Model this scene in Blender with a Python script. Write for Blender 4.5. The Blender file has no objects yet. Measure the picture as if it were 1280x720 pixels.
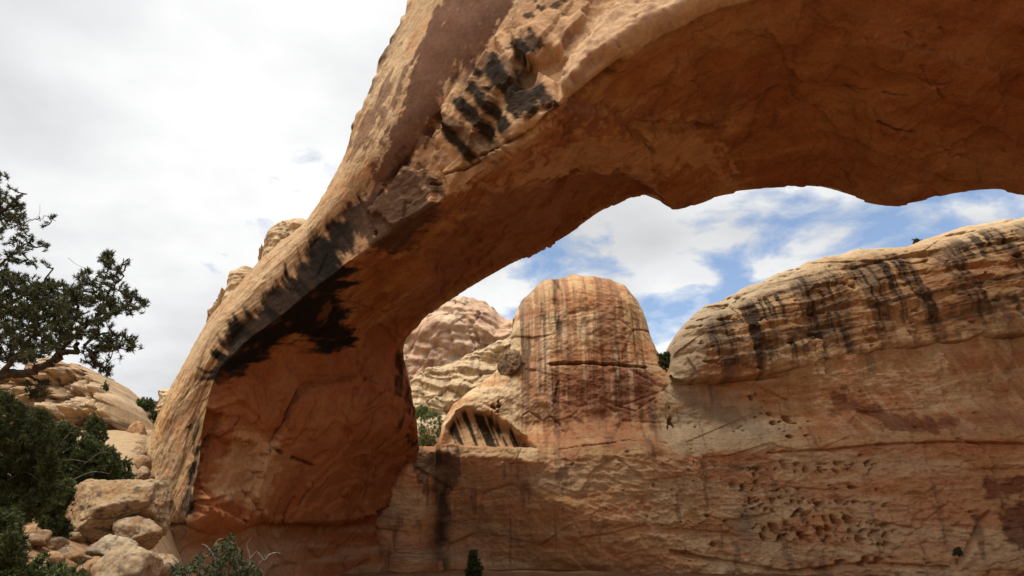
import bpy, math, random
import numpy as np
from mathutils import Vector

rnd = random.Random(7)
rng = np.random.default_rng(11)
S = bpy.context.scene
COL = S.collection

# ------------------------------------------------------------------ camera
PITCH = math.radians(20.0)
FPX = 849.0                     # focal length in photo pixels (1280 wide)
CAMZ = 1.7
cam_d = bpy.data.cameras.new('camera')
cam_d.sensor_width = 36.0
cam_d.lens = 36.0 * FPX / 1280.0
cam_d.clip_start = 0.1
cam_d.clip_end = 5000.0
cam = bpy.data.objects.new('camera', cam_d)
cam.location = (0, 0, CAMZ)
cam.rotation_euler = (math.pi / 2 + PITCH, 0, 0)
COL.objects.link(cam)
S.camera = cam

# ------------------------------------------------------------------ exposure
S.view_settings.view_transform = 'Standard'
S.view_settings.look = 'None'
S.view_settings.exposure = 0.3
S.view_settings.gamma = 1.0
S.view_settings.use_curve_mapping = False
S.cycles.max_bounces = 8
S.cycles.diffuse_bounces = 5

# ------------------------------------------------------------------ sun
SUN_EL, SUN_AZ = math.radians(66), math.radians(-152)   # azimuth measured from +Y towards +X
sd = Vector((math.sin(SUN_AZ) * math.cos(SUN_EL), math.cos(SUN_AZ) * math.cos(SUN_EL), math.sin(SUN_EL)))
sun_l = bpy.data.lights.new('sun', 'SUN')
sun_l.energy = 3.6
sun_l.angle = math.radians(32)
sun_l.color = (1.0, 0.94, 0.83)
sun = bpy.data.objects.new('sun', sun_l)
sun.rotation_euler = sd.to_track_quat('Z', 'Y').to_euler()
sun.location = (0, 0, 100)
COL.objects.link(sun)

# ------------------------------------------------------------------ world: Nishita sky with broken cloud
W = bpy.data.worlds.new('World')
S.world = W
W.use_nodes = True
nt = W.node_tree
nt.nodes.clear()
def N(tree, typ, **kw):
    n = tree.nodes.new(typ)
    for k, v in kw.items():
        setattr(n, k, v)
    return n
def math_node(tree, op, a, b=None, c=None, clamp=False):
    n = tree.nodes.new('ShaderNodeMath'); n.operation = op; n.use_clamp = clamp
    for i, x in enumerate((a, b, c)):
        if x is None: continue
        if isinstance(x, (int, float)): n.inputs[i].default_value = x
        else: tree.links.new(x, n.inputs[i])
    return n.outputs[0]
def ramp(tree, fac, stops, interp='LINEAR'):
    n = tree.nodes.new('ShaderNodeValToRGB')
    cr = n.color_ramp; cr.interpolation = interp
    while len(cr.elements) < len(stops): cr.elements.new(0.5)
    for e, (p, c) in zip(cr.elements, stops):
        e.position = p; e.color = (*c, 1) if len(c) == 3 else c
    tree.links.new(fac, n.inputs[0])
    return n.outputs[0]
tc = N(nt, 'ShaderNodeTexCoord')
sep = N(nt, 'ShaderNodeSeparateXYZ')
nt.links.new(tc.outputs['Generated'], sep.inputs[0])
zc = math_node(nt, 'MAXIMUM', sep.outputs[2], 0.0)
den = math_node(nt, 'ADD', zc, 0.22)
cx = math_node(nt, 'DIVIDE', sep.outputs[0], den)
cy = math_node(nt, 'DIVIDE', sep.outputs[1], den)
comb = N(nt, 'ShaderNodeCombineXYZ')
nt.links.new(cx, comb.inputs[0]); nt.links.new(cy, comb.inputs[1])
nz = N(nt, 'ShaderNodeTexNoise'); nz.inputs['Scale'].default_value = 4.2
nz.inputs['Detail'].default_value = 9; nz.inputs['Roughness'].default_value = 0.56
nz.inputs['Distortion'].default_value = 0.25
mp = N(nt, 'ShaderNodeMapping'); mp.inputs['Location'].default_value = (3.1, 1.7, 0)
nt.links.new(comb.outputs[0], mp.inputs[0]); nt.links.new(mp.outputs[0], nz.inputs['Vector'])
# cover is complete overhead and to the left, and opens low on the right
left = math_node(nt, 'MULTIPLY_ADD', cx, -0.15, 0.0)
cover = math_node(nt, 'ADD', nz.outputs['Fac'], left)
high = math_node(nt, 'MULTIPLY', zc, 0.35)
cover = math_node(nt, 'ADD', cover, high)
mask = ramp(nt, cover, [(0.46, (0.05, 0.05, 0.05)), (0.53, (0.42, 0.42, 0.42)), (0.60, (1, 1, 1))], 'LINEAR')
nz2 = N(nt, 'ShaderNodeTexNoise'); nz2.inputs['Scale'].default_value = 1.5
nz2.inputs['Detail'].default_value = 6; nz2.inputs['Roughness'].default_value = 0.5
mp2 = N(nt, 'ShaderNodeMapping'); mp2.inputs['Location'].default_value = (-5.3, 7.7, 2.0)
nt.links.new(comb.outputs[0], mp2.inputs[0]); nt.links.new(mp2.outputs[0], nz2.inputs['Vector'])
ccol = ramp(nt, nz2.outputs['Fac'], [(0.26, (0.48, 0.49, 0.505)), (0.45, (0.67, 0.675, 0.685)), (0.60, (0.84, 0.84, 0.84))])
bg1 = N(nt, 'ShaderNodeBackground'); bg2 = N(nt, 'ShaderNodeBackground')
sky = N(nt, 'ShaderNodeTexSky', sky_type='NISHITA', sun_disc=False)
sky.sun_elevation = SUN_EL; sky.sun_rotation = SUN_AZ
nt.links.new(sky.outputs[0], bg1.inputs[0]); bg1.inputs[1].default_value = 0.15
nt.links.new(ccol, bg2.inputs[0]); bg2.inputs[1].default_value = 1.0
mx = N(nt, 'ShaderNodeMixShader')
nt.links.new(mask, mx.inputs[0]); nt.links.new(bg1.outputs[0], mx.inputs[1]); nt.links.new(bg2.outputs[0], mx.inputs[2])
wo = N(nt, 'ShaderNodeOutputWorld')
nt.links.new(mx.outputs[0], wo.inputs[0])

# ------------------------------------------------------------------ numeric helpers
CP, SP = math.cos(PITCH), math.sin(PITCH)
def at(px, py, Y):
    """a point at distance Y in front of the camera, placed from a reading off the photograph"""
    xv = (px - 640.0) / FPX; yv = (360.0 - py) / FPX
    yw = CP - yv * SP; zw = SP + yv * CP
    return np.array([xv / yw * Y, Y, CAMZ + zw / yw * Y])

_perm = np.random.default_rng(5).permutation(256).astype(np.int64)
_perm = np.concatenate([_perm, _perm, _perm])
_g = np.random.default_rng(6).normal(size=(256, 3)); _g /= np.linalg.norm(_g, axis=1)[:, None]
_g = _g.astype(np.float32)
def perlin(p):
    p = np.asarray(p, dtype=np.float32)
    i = np.floor(p).astype(np.int64); f = p - i
    i &= 255
    u = f * f * f * (f * (f * 6 - 15) + 10)
    out = np.zeros(len(p), np.float32)
    for dx in (0, 1):
        wx = u[:, 0] if dx else 1 - u[:, 0]
        a = _perm[i[:, 0] + dx]
        for dy in (0, 1):
            wy = u[:, 1] if dy else 1 - u[:, 1]
            b = _perm[a + i[:, 1] + dy]
            for dz in (0, 1):
                wz = u[:, 2] if dz else 1 - u[:, 2]
                g = _g[_perm[b + i[:, 2] + dz]]
                d = g[:, 0] * (f[:, 0] - dx) + g[:, 1] * (f[:, 1] - dy) + g[:, 2] * (f[:, 2] - dz)
                out += wx * wy * wz * d
    return out * 1.5
def fbm(p, scale=1.0, octv=4, gain=0.5, off=0.0):
    p = np.asarray(p, np.float32) * np.asarray(scale, np.float32) + off * 17.31
    o = np.zeros(len(p), np.float32); a = 1.0
    for k in range(octv):
        o += a * perlin(p); a *= gain; p = p * 2.03 + 11.7
    return o
def ridged(p, scale=1.0, octv=3, off=0.0):
    p = np.asarray(p, np.float32) * np.asarray(scale, np.float32) + off * 13.7
    o = np.zeros(len(p), np.float32); a = 1.0
    for k in range(octv):
        o += a * (1 - 2 * np.abs(perlin(p))); a *= 0.5; p = p * 2.1 + 5.1
    return o
def hash01(i, j, k, s):
    return _perm[(_perm[(_perm[(i + s) & 255] + j) & 255] + k) & 255] / 255.0
def blocks(p, scale, seed=0):
    """jointed rock: each Voronoi cell gets a height and a tilt; returns offset, edge distance"""
    p = np.asarray(p, np.float32) * np.asarray(scale, np.float32)
    i = np.floor(p).astype(np.int64)
    f1 = np.full(len(p), 9e9, np.float32); f2 = f1.copy(); val = np.zeros(len(p), np.float32)
    for dx in (-1, 0, 1):
        for dy in (-1, 0, 1):
            for dz in (-1, 0, 1):
                a, b, c = i[:, 0] + dx, i[:, 1] + dy, i[:, 2] + dz
                h1 = hash01(a, b, c, seed); h2 = hash01(a, b, c, seed + 31); h3 = hash01(a, b, c, seed + 67); h4 = hash01(a, b, c, seed + 101)
                ox, oy, oz = p[:, 0] - a - h1, p[:, 1] - b - h2, p[:, 2] - c - h3
                d = ox * ox + oy * oy + oz * oz
                v = (h4 - .5) + (h1 - .5) * 1.2 * ox + (h2 - .5) * 1.2 * oy + (h3 - .5) * 1.2 * oz
                n1 = d < f1
                f2 = np.where(n1, f1, np.minimum(f2, d))
                val = np.where(n1, v, val); f1 = np.where(n1, d, f1)
    return val.astype(np.float32), (np.sqrt(f2) - np.sqrt(f1)).astype(np.float32)
def sstep(a, b, x):
    t = np.clip((x - a) / (b - a), 0, 1)
    return t * t * (3 - 2 * t)
def terrace(n, steps, sharp=0.8):
    q = n * steps; fl = np.floor(q); fr = q - fl
    return (fl + sstep(sharp, 1.0, fr)) / steps
def dist_poly(x, y, pts, closed=False):
    pts = [tuple(q) for q in pts]
    segs = list(zip(pts[:-1], pts[1:])) + ([(pts[-1], pts[0])] if closed else [])
    d = np.full(len(x), 1e9)
    for (ax, ay), (bx, by) in segs:
        ex, ey = bx - ax, by - ay
        t = np.clip(((x - ax) * ex + (y - ay) * ey) / (ex * ex + ey * ey + 1e-12), 0, 1)
        d = np.minimum(d, (x - ax - t * ex) ** 2 + (y - ay - t * ey) ** 2)
    return np.sqrt(d)
def sdf_poly(x, y, pts):
    """signed distance, positive inside"""
    d = dist_poly(x, y, pts, True)
    ins = np.zeros(len(x), bool)
    n = len(pts)
    for i in range(n):
        (ax, ay), (bx, by) = pts[i], pts[(i + 1) % n]
        if ay == by: continue
        c = ((ay > y) != (by > y)) & (x < (bx - ax) * (y - ay) / (by - ay) + ax)
        ins ^= c
    return np.where(ins, d, -d)
def mixc(a, b, t):
    return a + (np.asarray(b, np.float32) - a) * np.clip(t, 0, 1)[:, None]

# ------------------------------------------------------------------ mesh helpers
def mesh_from(name, V, F, mat=None, cols=None, smooth=True):
    """V (n,3); F (m,3) or (m,4) ints"""
    V = np.asarray(V, np.float32); F = np.asarray(F, np.int32)
    me = bpy.data.meshes.new(name)
    k = F.shape[1]
    me.vertices.add(len(V)); me.vertices.foreach_set('co', V.ravel())
    me.loops.add(F.size); me.loops.foreach_set('vertex_index', F.ravel())
    me.polygons.add(len(F)); me.polygons.foreach_set('loop_start', np.arange(0, F.size, k, dtype=np.int32))
    me.update(calc_edges=True)
    me.polygons.foreach_set('use_smooth', np.full(len(F), smooth, dtype=bool))
    if cols is not None:
        a = me.color_attributes.new('albedo', 'FLOAT_COLOR', 'POINT')
        c4 = np.ones((len(V), 4), np.float32); c4[:, :3] = np.clip(cols[:, :3], 0.005, 0.9)
        if cols.shape[1] == 4: c4[:, 3] = cols[:, 3]
        a.data.foreach_set('color', c4.ravel())
    if mat: me.materials.append(mat)
    me.update()
    return me
def link(name, me, parent=None, **props):
    o = bpy.data.objects.new(name, me)
    COL.objects.link(o)
    if parent is not None: o.parent = parent
    for k, v in props.items(): o[k] = v
    return o
def grid_faces(nu, nv, wrap_v=False):
    idx = np.arange(nu * nv, dtype=np.int32).reshape(nu, nv)
    if wrap_v: idx = np.concatenate([idx, idx[:, :1]], 1)
    return np.stack([idx[:-1, :-1], idx[1:, :-1], idx[1:, 1:], idx[:-1, 1:]], -1).reshape(-1, 4)
def grid_normals(G, wrap_v=False):
    du = np.gradient(G, axis=0)
    if wrap_v:
        dv = (np.roll(G, -1, 1) - np.roll(G, 1, 1)) * .5
    else:
        dv = np.gradient(G, axis=1)
    n = np.cross(du, dv)
    return n / (np.linalg.norm(n, axis=-1, keepdims=True) + 1e-9)

# ------------------------------------------------------------------ materials
def rock_mat(name, grain=1.0, bump=0.35, rough=0.93, strata=0.0):
    m = bpy.data.materials.new(name); m.use_nodes = True
    t = m.node_tree; t.nodes.clear()
    out = N(t, 'ShaderNodeOutputMaterial'); b = N(t, 'ShaderNodeBsdfPrincipled')
    b.inputs['Roughness'].default_value = rough
    b.inputs['Specular IOR Level'].default_value = 0.12
    t.links.new(b.outputs[0], out.inputs[0])
    co = N(t, 'ShaderNodeTexCoord'); at_ = N(t, 'ShaderNodeAttribute'); at_.attribute_name = 'albedo'
    n1 = N(t, 'ShaderNodeTexNoise'); n1.inputs['Scale'].default_value = 5.0 * grain; n1.inputs['Detail'].default_value = 8; n1.inputs['Roughness'].default_value = 0.66
    n2 = N(t, 'ShaderNodeTexNoise'); n2.inputs['Scale'].default_value = 0.9 * grain; n2.inputs['Detail'].default_value = 7; n2.inputs['Roughness'].default_value = 0.6
    mpn = N(t, 'ShaderNodeMapping'); mpn.inputs['Scale'].default_value = (0.35, 0.35, 3.2)
    n3 = N(t, 'ShaderNodeTexNoise'); n3.inputs['Scale'].default_value = 1.6 * grain; n3.inputs['Detail'].default_value = 6; n3.inputs['Roughness'].default_value = 0.6
    for n in (n1, n2): t.links.new(co.outputs['Object'], n.inputs['Vector'])
    t.links.new(co.outputs['Object'], mpn.inputs[0]); t.links.new(mpn.outputs[0], n3.inputs['Vector'])
    r1 = ramp(t, n1.outputs['Fac'], [(0.25, (.62, .60, .58)), (0.5, (1, 1, 1)), (0.75, (1.28, 1.25, 1.2))])
    r2 = ramp(t, n2.outputs['Fac'], [(0.28, (.78, .74, .70)), (0.5, (1, 1, 1)), (0.72, (1.15, 1.15, 1.14))])
    mu = N(t, 'ShaderNodeMix', data_type='RGBA', blend_type='MULTIPLY'); mu.inputs[0].default_value = 0.75
    t.links.new(at_.outputs['Color'], mu.inputs[6]); t.links.new(r1, mu.inputs[7])
    mu2 = N(t, 'ShaderNodeMix', data_type='RGBA', blend_type='MULTIPLY'); mu2.inputs[0].default_value = 0.8
    t.links.new(mu.outputs[2], mu2.inputs[6]); t.links.new(r2, mu2.inputs[7])
    res = mu2.outputs[2]
    h = math_node(t, 'MULTIPLY', n1.outputs['Fac'], 0.10)
    h = math_node(t, 'MULTIPLY_ADD', n2.outputs['Fac'], 0.30, h)
    if strata > 0:
        r3 = ramp(t, n3.outputs['Fac'], [(0.3, (.80, .78, .75)), (0.5, (1, 1, 1)), (0.7, (1.12, 1.12, 1.1))])
        mu3 = N(t, 'ShaderNodeMix', data_type='RGBA', blend_type='MULTIPLY'); mu3.inputs[0].default_value = strata
        t.links.new(res, mu3.inputs[6]); t.links.new(r3, mu3.inputs[7]); res = mu3.outputs[2]
        h = math_node(t, 'MULTIPLY_ADD', n3.outputs['Fac'], 0.25 * strata, h)
    t.links.new(res, b.inputs['Base Color'])
    bp = N(t, 'ShaderNodeBump'); t.links.new(math_node(t, 'MULTIPLY', at_.outputs['Alpha'], bump), bp.inputs['Strength']); bp.inputs['Distance'].default_value = 1.0 / grain
    t.links.new(h, bp.inputs['Height']); t.links.new(bp.outputs[0], b.inputs['Normal'])
    return m
MAT_ARCH = rock_mat('arch_sandstone', 1.0, 0.42)
MAT_WALL = rock_mat('wall_sandstone', 1.0, 0.42, strata=0.16)
MAT_FAR = rock_mat('far_sandstone', 0.6, 0.6, strata=0.2)
MAT_BOULDER = rock_mat('boulder_sandstone', 3.0, 0.5)
MAT_SOIL = rock_mat('sandy_soil', 2.5, 0.7)

def leaf_mat(name, dark, light, trans=0.15):
    m = bpy.data.materials.new(name); m.use_nodes = True
    t = m.node_tree; t.nodes.clear()
    out = N(t, 'ShaderNodeOutputMaterial'); b = N(t, 'ShaderNodeBsdfPrincipled')
    b.inputs['Roughness'].default_value = 0.6; b.inputs['Specular IOR Level'].default_value = 0.25
    at_ = N(t, 'ShaderNodeAttribute'); at_.attribute_name = 'albedo'
    co = N(t, 'ShaderNodeTexCoord')
    n1 = N(t, 'ShaderNodeTexNoise'); n1.inputs['Scale'].default_value = 2.5; n1.inputs['Detail'].default_value = 3
    t.links.new(co.outputs['Object'], n1.inputs['Vector'])
    f = math_node(t, 'MULTIPLY_ADD', n1.outputs['Fac'], 0.6, -0.1)
    sepc = N(t, 'ShaderNodeSeparateColor'); t.links.new(at_.outputs['Color'], sepc.inputs[0])
    f = math_node(t, 'MULTIPLY_ADD', sepc.outputs[0], 0.8, f, clamp=True)
    c = ramp(t, f, [(0.0, dark), (1.0, light)])
    t.links.new(c, b.inputs['Base Color'])
    tr = N(t, 'ShaderNodeBsdfTranslucent'); t.links.new(c, tr.inputs[0])
    mxs = N(t, 'ShaderNodeMixShader'); mxs.inputs[0].default_value = trans
    t.links.new(b.outputs[0], mxs.inputs[1]); t.links.new(tr.outputs[0], mxs.inputs[2])
    t.links.new(mxs.outputs[0], out.inputs[0])
    return m
def bark_mat(name, c1, c2):
    m = bpy.data.materials.new(name); m.use_nodes = True
    t = m.node_tree; b = t.nodes['Principled BSDF']; b.inputs['Roughness'].default_value = 0.95
    co = N(t, 'ShaderNodeTexCoord'); n1 = N(t, 'ShaderNodeTexNoise'); n1.inputs['Scale'].default_value = 14; n1.inputs['Detail'].default_value = 6
    t.links.new(co.outputs['Object'], n1.inputs['Vector'])
    t.links.new(ramp(t, n1.outputs['Fac'], [(0.35, c1), (0.65, c2)]), b.inputs['Base Color'])
    bp = N(t, 'ShaderNodeBump'); bp.inputs['Strength'].default_value = 0.6; bp.inputs['Distance'].default_value = 0.03
    t.links.new(n1.outputs['Fac'], bp.inputs['Height']); t.links.new(bp.outputs[0], b.inputs['Normal'])
    return m
MAT_PINE = leaf_mat('pine_needles', (.022, .030, .012), (.10, .112, .045), .22)
MAT_JUN = leaf_mat('juniper_foliage', (.022, .035, .011), (.098, .115, .038), .25)
MAT_BUSH = leaf_mat('bush_foliage', (.05, .085, .025), (.19, .24, .09))
MAT_DULL = leaf_mat('dull_foliage', (.028, .038, .017), (.105, .12, .055))
MAT_BARK = bark_mat('dark_bark', (.035, .027, .022), (.10, .08, .065))
MAT_DEAD = bark_mat('dead_wood', (.06, .045, .038), (.22, .18, .15))

# colours of the sandstone (base colours)
TAN = np.array([.52, .365, .215]); PALE = np.array([.58, .43, .275]); ORANGE = np.array([.47, .245, .115])
RED = np.array([.34, .135, .065]); BROWN = np.array([.19, .095, .06]); BLACK = np.array([.015, .012, .010])
GREY = np.array([.30, .245, .19])

# ------------------------------------------------------------------ the ground: one sheet
def ground_h(x, y):
    side = -(x + 0.455 * y) / 1.1                       # metres left of the wash line
    left = sstep(-1.5, 3.5, side)
    rise = np.interp(y, [0, 8, 20, 30, 36, 44, 56, 80], [1.6, 2.0, 2.85, 3.7, 5.8, 8.9, 10.6, 12])
    h = -0.95 + left * rise
    r = np.sqrt(x * x + (y - 20) ** 2)
    h = h + 26 * sstep(22, 75, -y) + 42 * sstep(34, 60, x) * (1 - sstep(28, 44, y)) + 14 * sstep(45, 100, -x)  # unseen hills behind camera and at right, added to keep skylight off the underside
    h = h + sstep(120, 500, r) * 6
    return h
gx = np.concatenate([np.linspace(-700, -45, 30), np.linspace(-44, 44, 260), np.linspace(45, 700, 30)])
gy = np.concatenate([np.linspace(-700, -22, 30), np.linspace(-20, 70, 260), np.linspace(72, 900, 30)])
GX, GY = np.meshgrid(gx, gy, indexing='ij')
gp = np.stack([GX.ravel(), GY.ravel(), np.zeros(GX.size)], 1)
gz = ground_h(gp[:, 0], gp[:, 1])
gz += 0.16 * fbm(gp, .45, 4) + 0.05 * fbm(gp, 2.2, 3, off=2)
gp[:, 2] = gz
gc = mixc(np.tile(np.array([.21, .12, .06], np.float32), (len(gp), 1)), [.19, .09, .045], sstep(-.2, .5, fbm(gp, .25, 3, off=4)))
sandy = sstep(-1.2, 2.2, -(gp[:, 0] + 0.455 * gp[:, 1]) / 1.1) * (1 - sstep(30, 60, np.abs(gp[:, 1] - 20)))
gc = mixc(gc, [.27, .15, .075], .85 * sandy)
gc = mixc(gc, [.37, .27, .165], .85 * sandy * sstep(26, 34, gp[:, 1]))
gc = mixc(gc, [.36, .25, .15], (.25 + .5 * sandy) * sstep(.1, .5, fbm(gp, .6, 4, off=9)))
link('ground', mesh_from('ground', gp, grid_faces(len(gx), len(gy)), MAT_SOIL, gc), kind='structure')

# ------------------------------------------------------------------ the natural arch
def saw(t):
    fr = t - np.floor(t)
    return fr * (1 - sstep(.90, 1.0, fr))
# stations along the span: crest C, lower limit of the smooth face E, near lip of the underside A, far lip B
st = [
 ((120,760,44),  (203,760,40),   (222,760,40),   (540,760,62)),
 ((136,690,43.6),(203,690,40),   (226,690,40.2), (540,700,62)),
 ((152,640,43.2),(208,666,39.8), (232,668,39.8), (530,668,62)),
 ((166,605,43),  (212,640,39.4), (236,645,39.0), (522,630,61)),
 ((182,555,42.5),(226,590,39.0), (246,590,38.6), (521,580,57)),
 ((202,513,42),  (238,530,38.5), (256,522,38.4), (522,535,52.5)),
 ((229,463,41),  (254,472,38.0), (270,470,37.8), (516,480,51.5)),
 ((269,389,40),  (284,430,37.5), (294,438,37.3), (507,432,50.5)),
 ((330,327,38.5),(330,378,36.6), (350,396,36.4), (535,394,49.5)),
 ((385,275,37),  (382,318,35.4), (408,350,35.2), (590,358,48.2)),
 ((419,218,35.5),(440,256,34.0), (470,302,33.8), (632,334,47.2)),
 ((442,150,34),  (500,212,32.5), (545,256,32.0), (700,300,46.2)),
 ((468,85,33),   (543,150,31.0), (622,200,30.2), (762,262,45.2)),
 ((497,30,32.5), (572,108,30.0), (662,158,28.7), (815,246,44.2)),
 ((520,-20,32),  (605,66,29.2),  (702,130,27.7), (846,259,43.7)),
 ((560,-90,31.5),(660,0,28.7),   (785,66,27.2),  (900,242,43.2)),
 ('w',(2,31,39), (720,-60,28.3), (885,16,26.7),  (948,236,42.6)),
 ('w',(9,30.5,40.5),(800,-110,27.8),(1000,-12,26.2),(1036,243,42.0)),
 ('w',(20,30,41),('w',19,26.8,31.5),('w',22,25.5,28.2),(1118,262,41.2)),
 ('w',(31,30,39),('w',30,27,30),('w',31,26,27),(1280,245,40.0)),
 ('w',(42,31,33),('w',39,28,24),('w',39,28,21),('w',45,40,17)),
 ('w',(52,33,22),('w',46,30,10),('w',45,31,8),('w',52,44,4)),
 ('w',(58,35,-6),('w',49,32,-6),('w',47,33,-6),('w',55,46,-6)),
]
def rd(q):
    if q[0] == 'w': return np.array(q[1:], float)
    return at(*q)
rows = []
for s in st:
    if s[0] == 'w': C_ = np.array(s[1], float); E_, A_, B_ = rd(s[2]), rd(s[3]), rd(s[4])
    else: C_, E_, A_, B_ = (rd(q) for q in s)
    D_ = C_ + (B_ - A_) * np.array([.9, 1.0, 0]) + np.array([1.0, 1.5, -0.6])
    if D_[2] < B_[2] + 2: D_[2] = B_[2] + 2
    rows.append([C_, E_, A_, B_, D_])
K = np.array(rows)                                     # (stations, 5, 3)
def catmull(Kp, n):
    """resample stations to n by arc length of the mean of lips A and B"""
    ns = len(Kp)
    ext = np.concatenate([Kp[:1] * 2 - Kp[1:2], Kp, Kp[-1:] * 2 - Kp[-2:-1]])
    tt = np.linspace(0, ns - 1, 4000)
    def ev(t):
        i = np.clip(np.floor(t).astype(int), 0, ns - 2); f = (t - i)[:, None, None]
        p0, p1, p2, p3 = ext[i], ext[i + 1], ext[i + 2], ext[i + 3]
        return .5 * (2 * p1 + (p2 - p0) * f + (2 * p0 - 5 * p1 + 4 * p2 - p3) * f ** 2 + (3 * p1 - p0 - 3 * p2 + p3) * f ** 3)
    q = ev(tt); m = (q[:, 2] * .65 + q[:, 3] * .35)
    L = np.concatenate([[0], np.cumsum(np.linalg.norm(np.diff(m, axis=0), axis=1))])
    t2 = np.interp(np.linspace(0, L[-1], n), L, tt)
    return ev(t2), t2
NU = 1000
KK, tst = catmull(K, NU)
seg = [(0, 1, 150), (1, 2, 90), (2, 3, 330), (3, 4, 40), (4, 0, 40)]
cols_, vs_ = [], []
for a, b, n in seg:
    f = np.arange(n) / n
    P_ = KK[:, a, None] * (1 - f)[None, :, None] + KK[:, b, None] * f[None, :, None]
    if (a, b) == (0, 1):
        P_[:, :, 1] -= (1.1 * np.sin(np.pi * f) ** 0.8)[None, :]         # the outer face bulges a little
    if (a, b) == (2, 3):
        P_[:, :, 2] += (0.5 * np.sin(np.pi * f))[None, :] * sstep(9, 12, tst)[:, None]
    if (a, b) == (4, 0):
        P_[:, :, 2] += (1.3 * np.sin(np.pi * f))[None, :]
    cols_.append(P_); vs_.append(a + f)
G = np.concatenate(cols_, 1); vv = np.concatenate(vs_)
NV = G.shape[1]
for _ in range(14):                                    # round the arrises
    G[:, :] = .5 * G + .25 * (np.roll(G, 1, 1) + np.roll(G, -1, 1))
UU = np.repeat(tst[:, None], NV, 1).ravel(); VV = np.repeat(vv[None, :], NU, 0).ravel()
Nn = -grid_normals(G, True)
if np.mean(np.sum(Nn[NU // 2, 240:500] * np.array([0, 0, 1]), -1)) > 0: Nn = -Nn
P = G.reshape(-1, 3); NN = Nn.reshape(-1, 3)
face = sstep(0, .04, VV) * (1 - sstep(.94, 1.06, VV)); band = sstep(.96, 1.04, VV) * (1 - sstep(1.93, 2.04, VV)); soff = sstep(1.96, 2.05, VV) * (1 - sstep(2.97, 3.03, VV))
hiU = sstep(9.6, 11.5, UU)                             # the broken, blocky lip grows toward the crown
# surface coordinates in metres (along the span, round the section)
Lu = np.concatenate([[0], np.cumsum(np.linalg.norm(np.diff(G.mean(1), axis=0), axis=1))])
su = np.repeat(Lu[:, None], NV, 1).ravel()
Lv = np.concatenate([np.zeros((NU, 1)), np.cumsum(np.linalg.norm(np.diff(G, axis=1), axis=2), axis=1)], 1).ravel()
uv3 = np.stack([su, Lv, np.zeros_like(su)], 1)
# --- map a reading of the photograph to surface coordinates of the lip, soffit and face (u along span, v round section)
rel = P - np.array([0, 0, CAMZ]); reln = rel / np.linalg.norm(rel, axis=1)[:, None]
vis = (np.sum(NN * reln, 1) < 0) & (VV < 3.05)
visi = np.nonzero(vis)[0]
def suv(px, py):
    q = at(px, py, 30) - np.array([0, 0, CAMZ]); q /= np.linalg.norm(q)
    k = visi[np.argmax(reln[visi] @ q)]
    return (su[k], Lv[k])
def patch(pts, soft=.25, rag=(0, 0), off=0., ragscale=(1.2, .25), grow=0.):
    poly = [suv(*p) for p in pts]
    xs = np.array(poly); m = np.zeros(len(P), np.float32)
    sel = np.nonzero((su > xs[:, 0].min() - 3) & (su < xs[:, 0].max() + 3) & (Lv > xs[:, 1].min() - 3) & (Lv < xs[:, 1].max() + 3))[0]
    sdv = sdf_poly(su[sel], Lv[sel], poly) + grow
    q = uv3[sel]
    if rag[0]: sdv = sdv + rag[0] * fbm(q, (ragscale[0], ragscale[1], 1), 4, .6, off)
    if rag[1]: sdv = sdv + rag[1] * fbm(P[sel], 1.3, 5, .65, off + 3)
    m[sel] = sstep(-soft, soft, sdv)
    return m
VPATCH = patch([(462,245),(500,212),(533,178),(548,148),(566,112),(600,68),(640,5),(640,-60),(590,-60),(540,20),(520,60),(505,120),(482,185)], .15, (1.0, .5), 1., (.16, .9))
d = 0.22 * fbm(P, .16, 3)
# exfoliation slabs and scallops of the underside that can be read off the photograph
for pts, hh in (
    ([(374,486),(335,557),(308,610),(330,650),(420,660),(480,630),(505,560),(500,500),(440,470)], .55),
    ([(272,545),(256,628),(300,650),(318,600),(324,555)], -.55),
    ([(256,512),(278,520),(276,545),(250,640),(238,640),(250,560)], -.75),
    ([(240,625),(300,612),(320,640),(300,664),(236,660)], .35),
    ([(600,228),(690,222),(765,212),(814,246),(760,268),(660,325),(600,360),(560,385),(545,330)], -.6),
    ([(790,150),(850,152),(905,163),(850,170),(800,166),(818,190),(780,165)], -.45),
    ([(560,250),(640,180),(690,140),(760,140),(800,180),(760,210),(650,220),(600,225)], .4),
    ([(1000,60),(1140,50),(1250,90),(1260,160),(1150,200),(1050,170),(990,120)], .3),
    ([(1170,165),(1215,150),(1262,175),(1258,196),(1215,205),(1180,190)], -.22),
    ([(860,60),(960,40),(1000,110),(960,170),(880,140)], -.3),
    ([(705,128),(735,90),(790,66),(772,100),(745,112),(722,134)], -.5)):
    d += hh * soff * patch(pts, .07, (.10, .25), 60. + pts[0][0] * .01)
for pts, hh in (
    ([(705,130),(708,100),(745,45),(800,0),(860,-30),(990,-25),(870,22),(790,66),(735,92)], .65),
    ([(600,170),(620,128),(685,66),(712,80),(703,128),(652,180),(620,192)], -.40),
    ([(640,55),(690,-20),(760,-50),(730,30),(700,70),(660,85)], .45),
    ([(548,205),(572,136),(598,104),(622,126),(600,172),(565,236)], .35),
    ([(462,262),(505,212),(540,215),(545,258),(500,285)], .30)):
    d += hh * np.clip(band + .6 * face, 0, 1) * patch(pts, .06, (.12, .22), 95. + pts[0][0] * .01)
grooves = np.zeros(len(P), np.float32)
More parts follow.
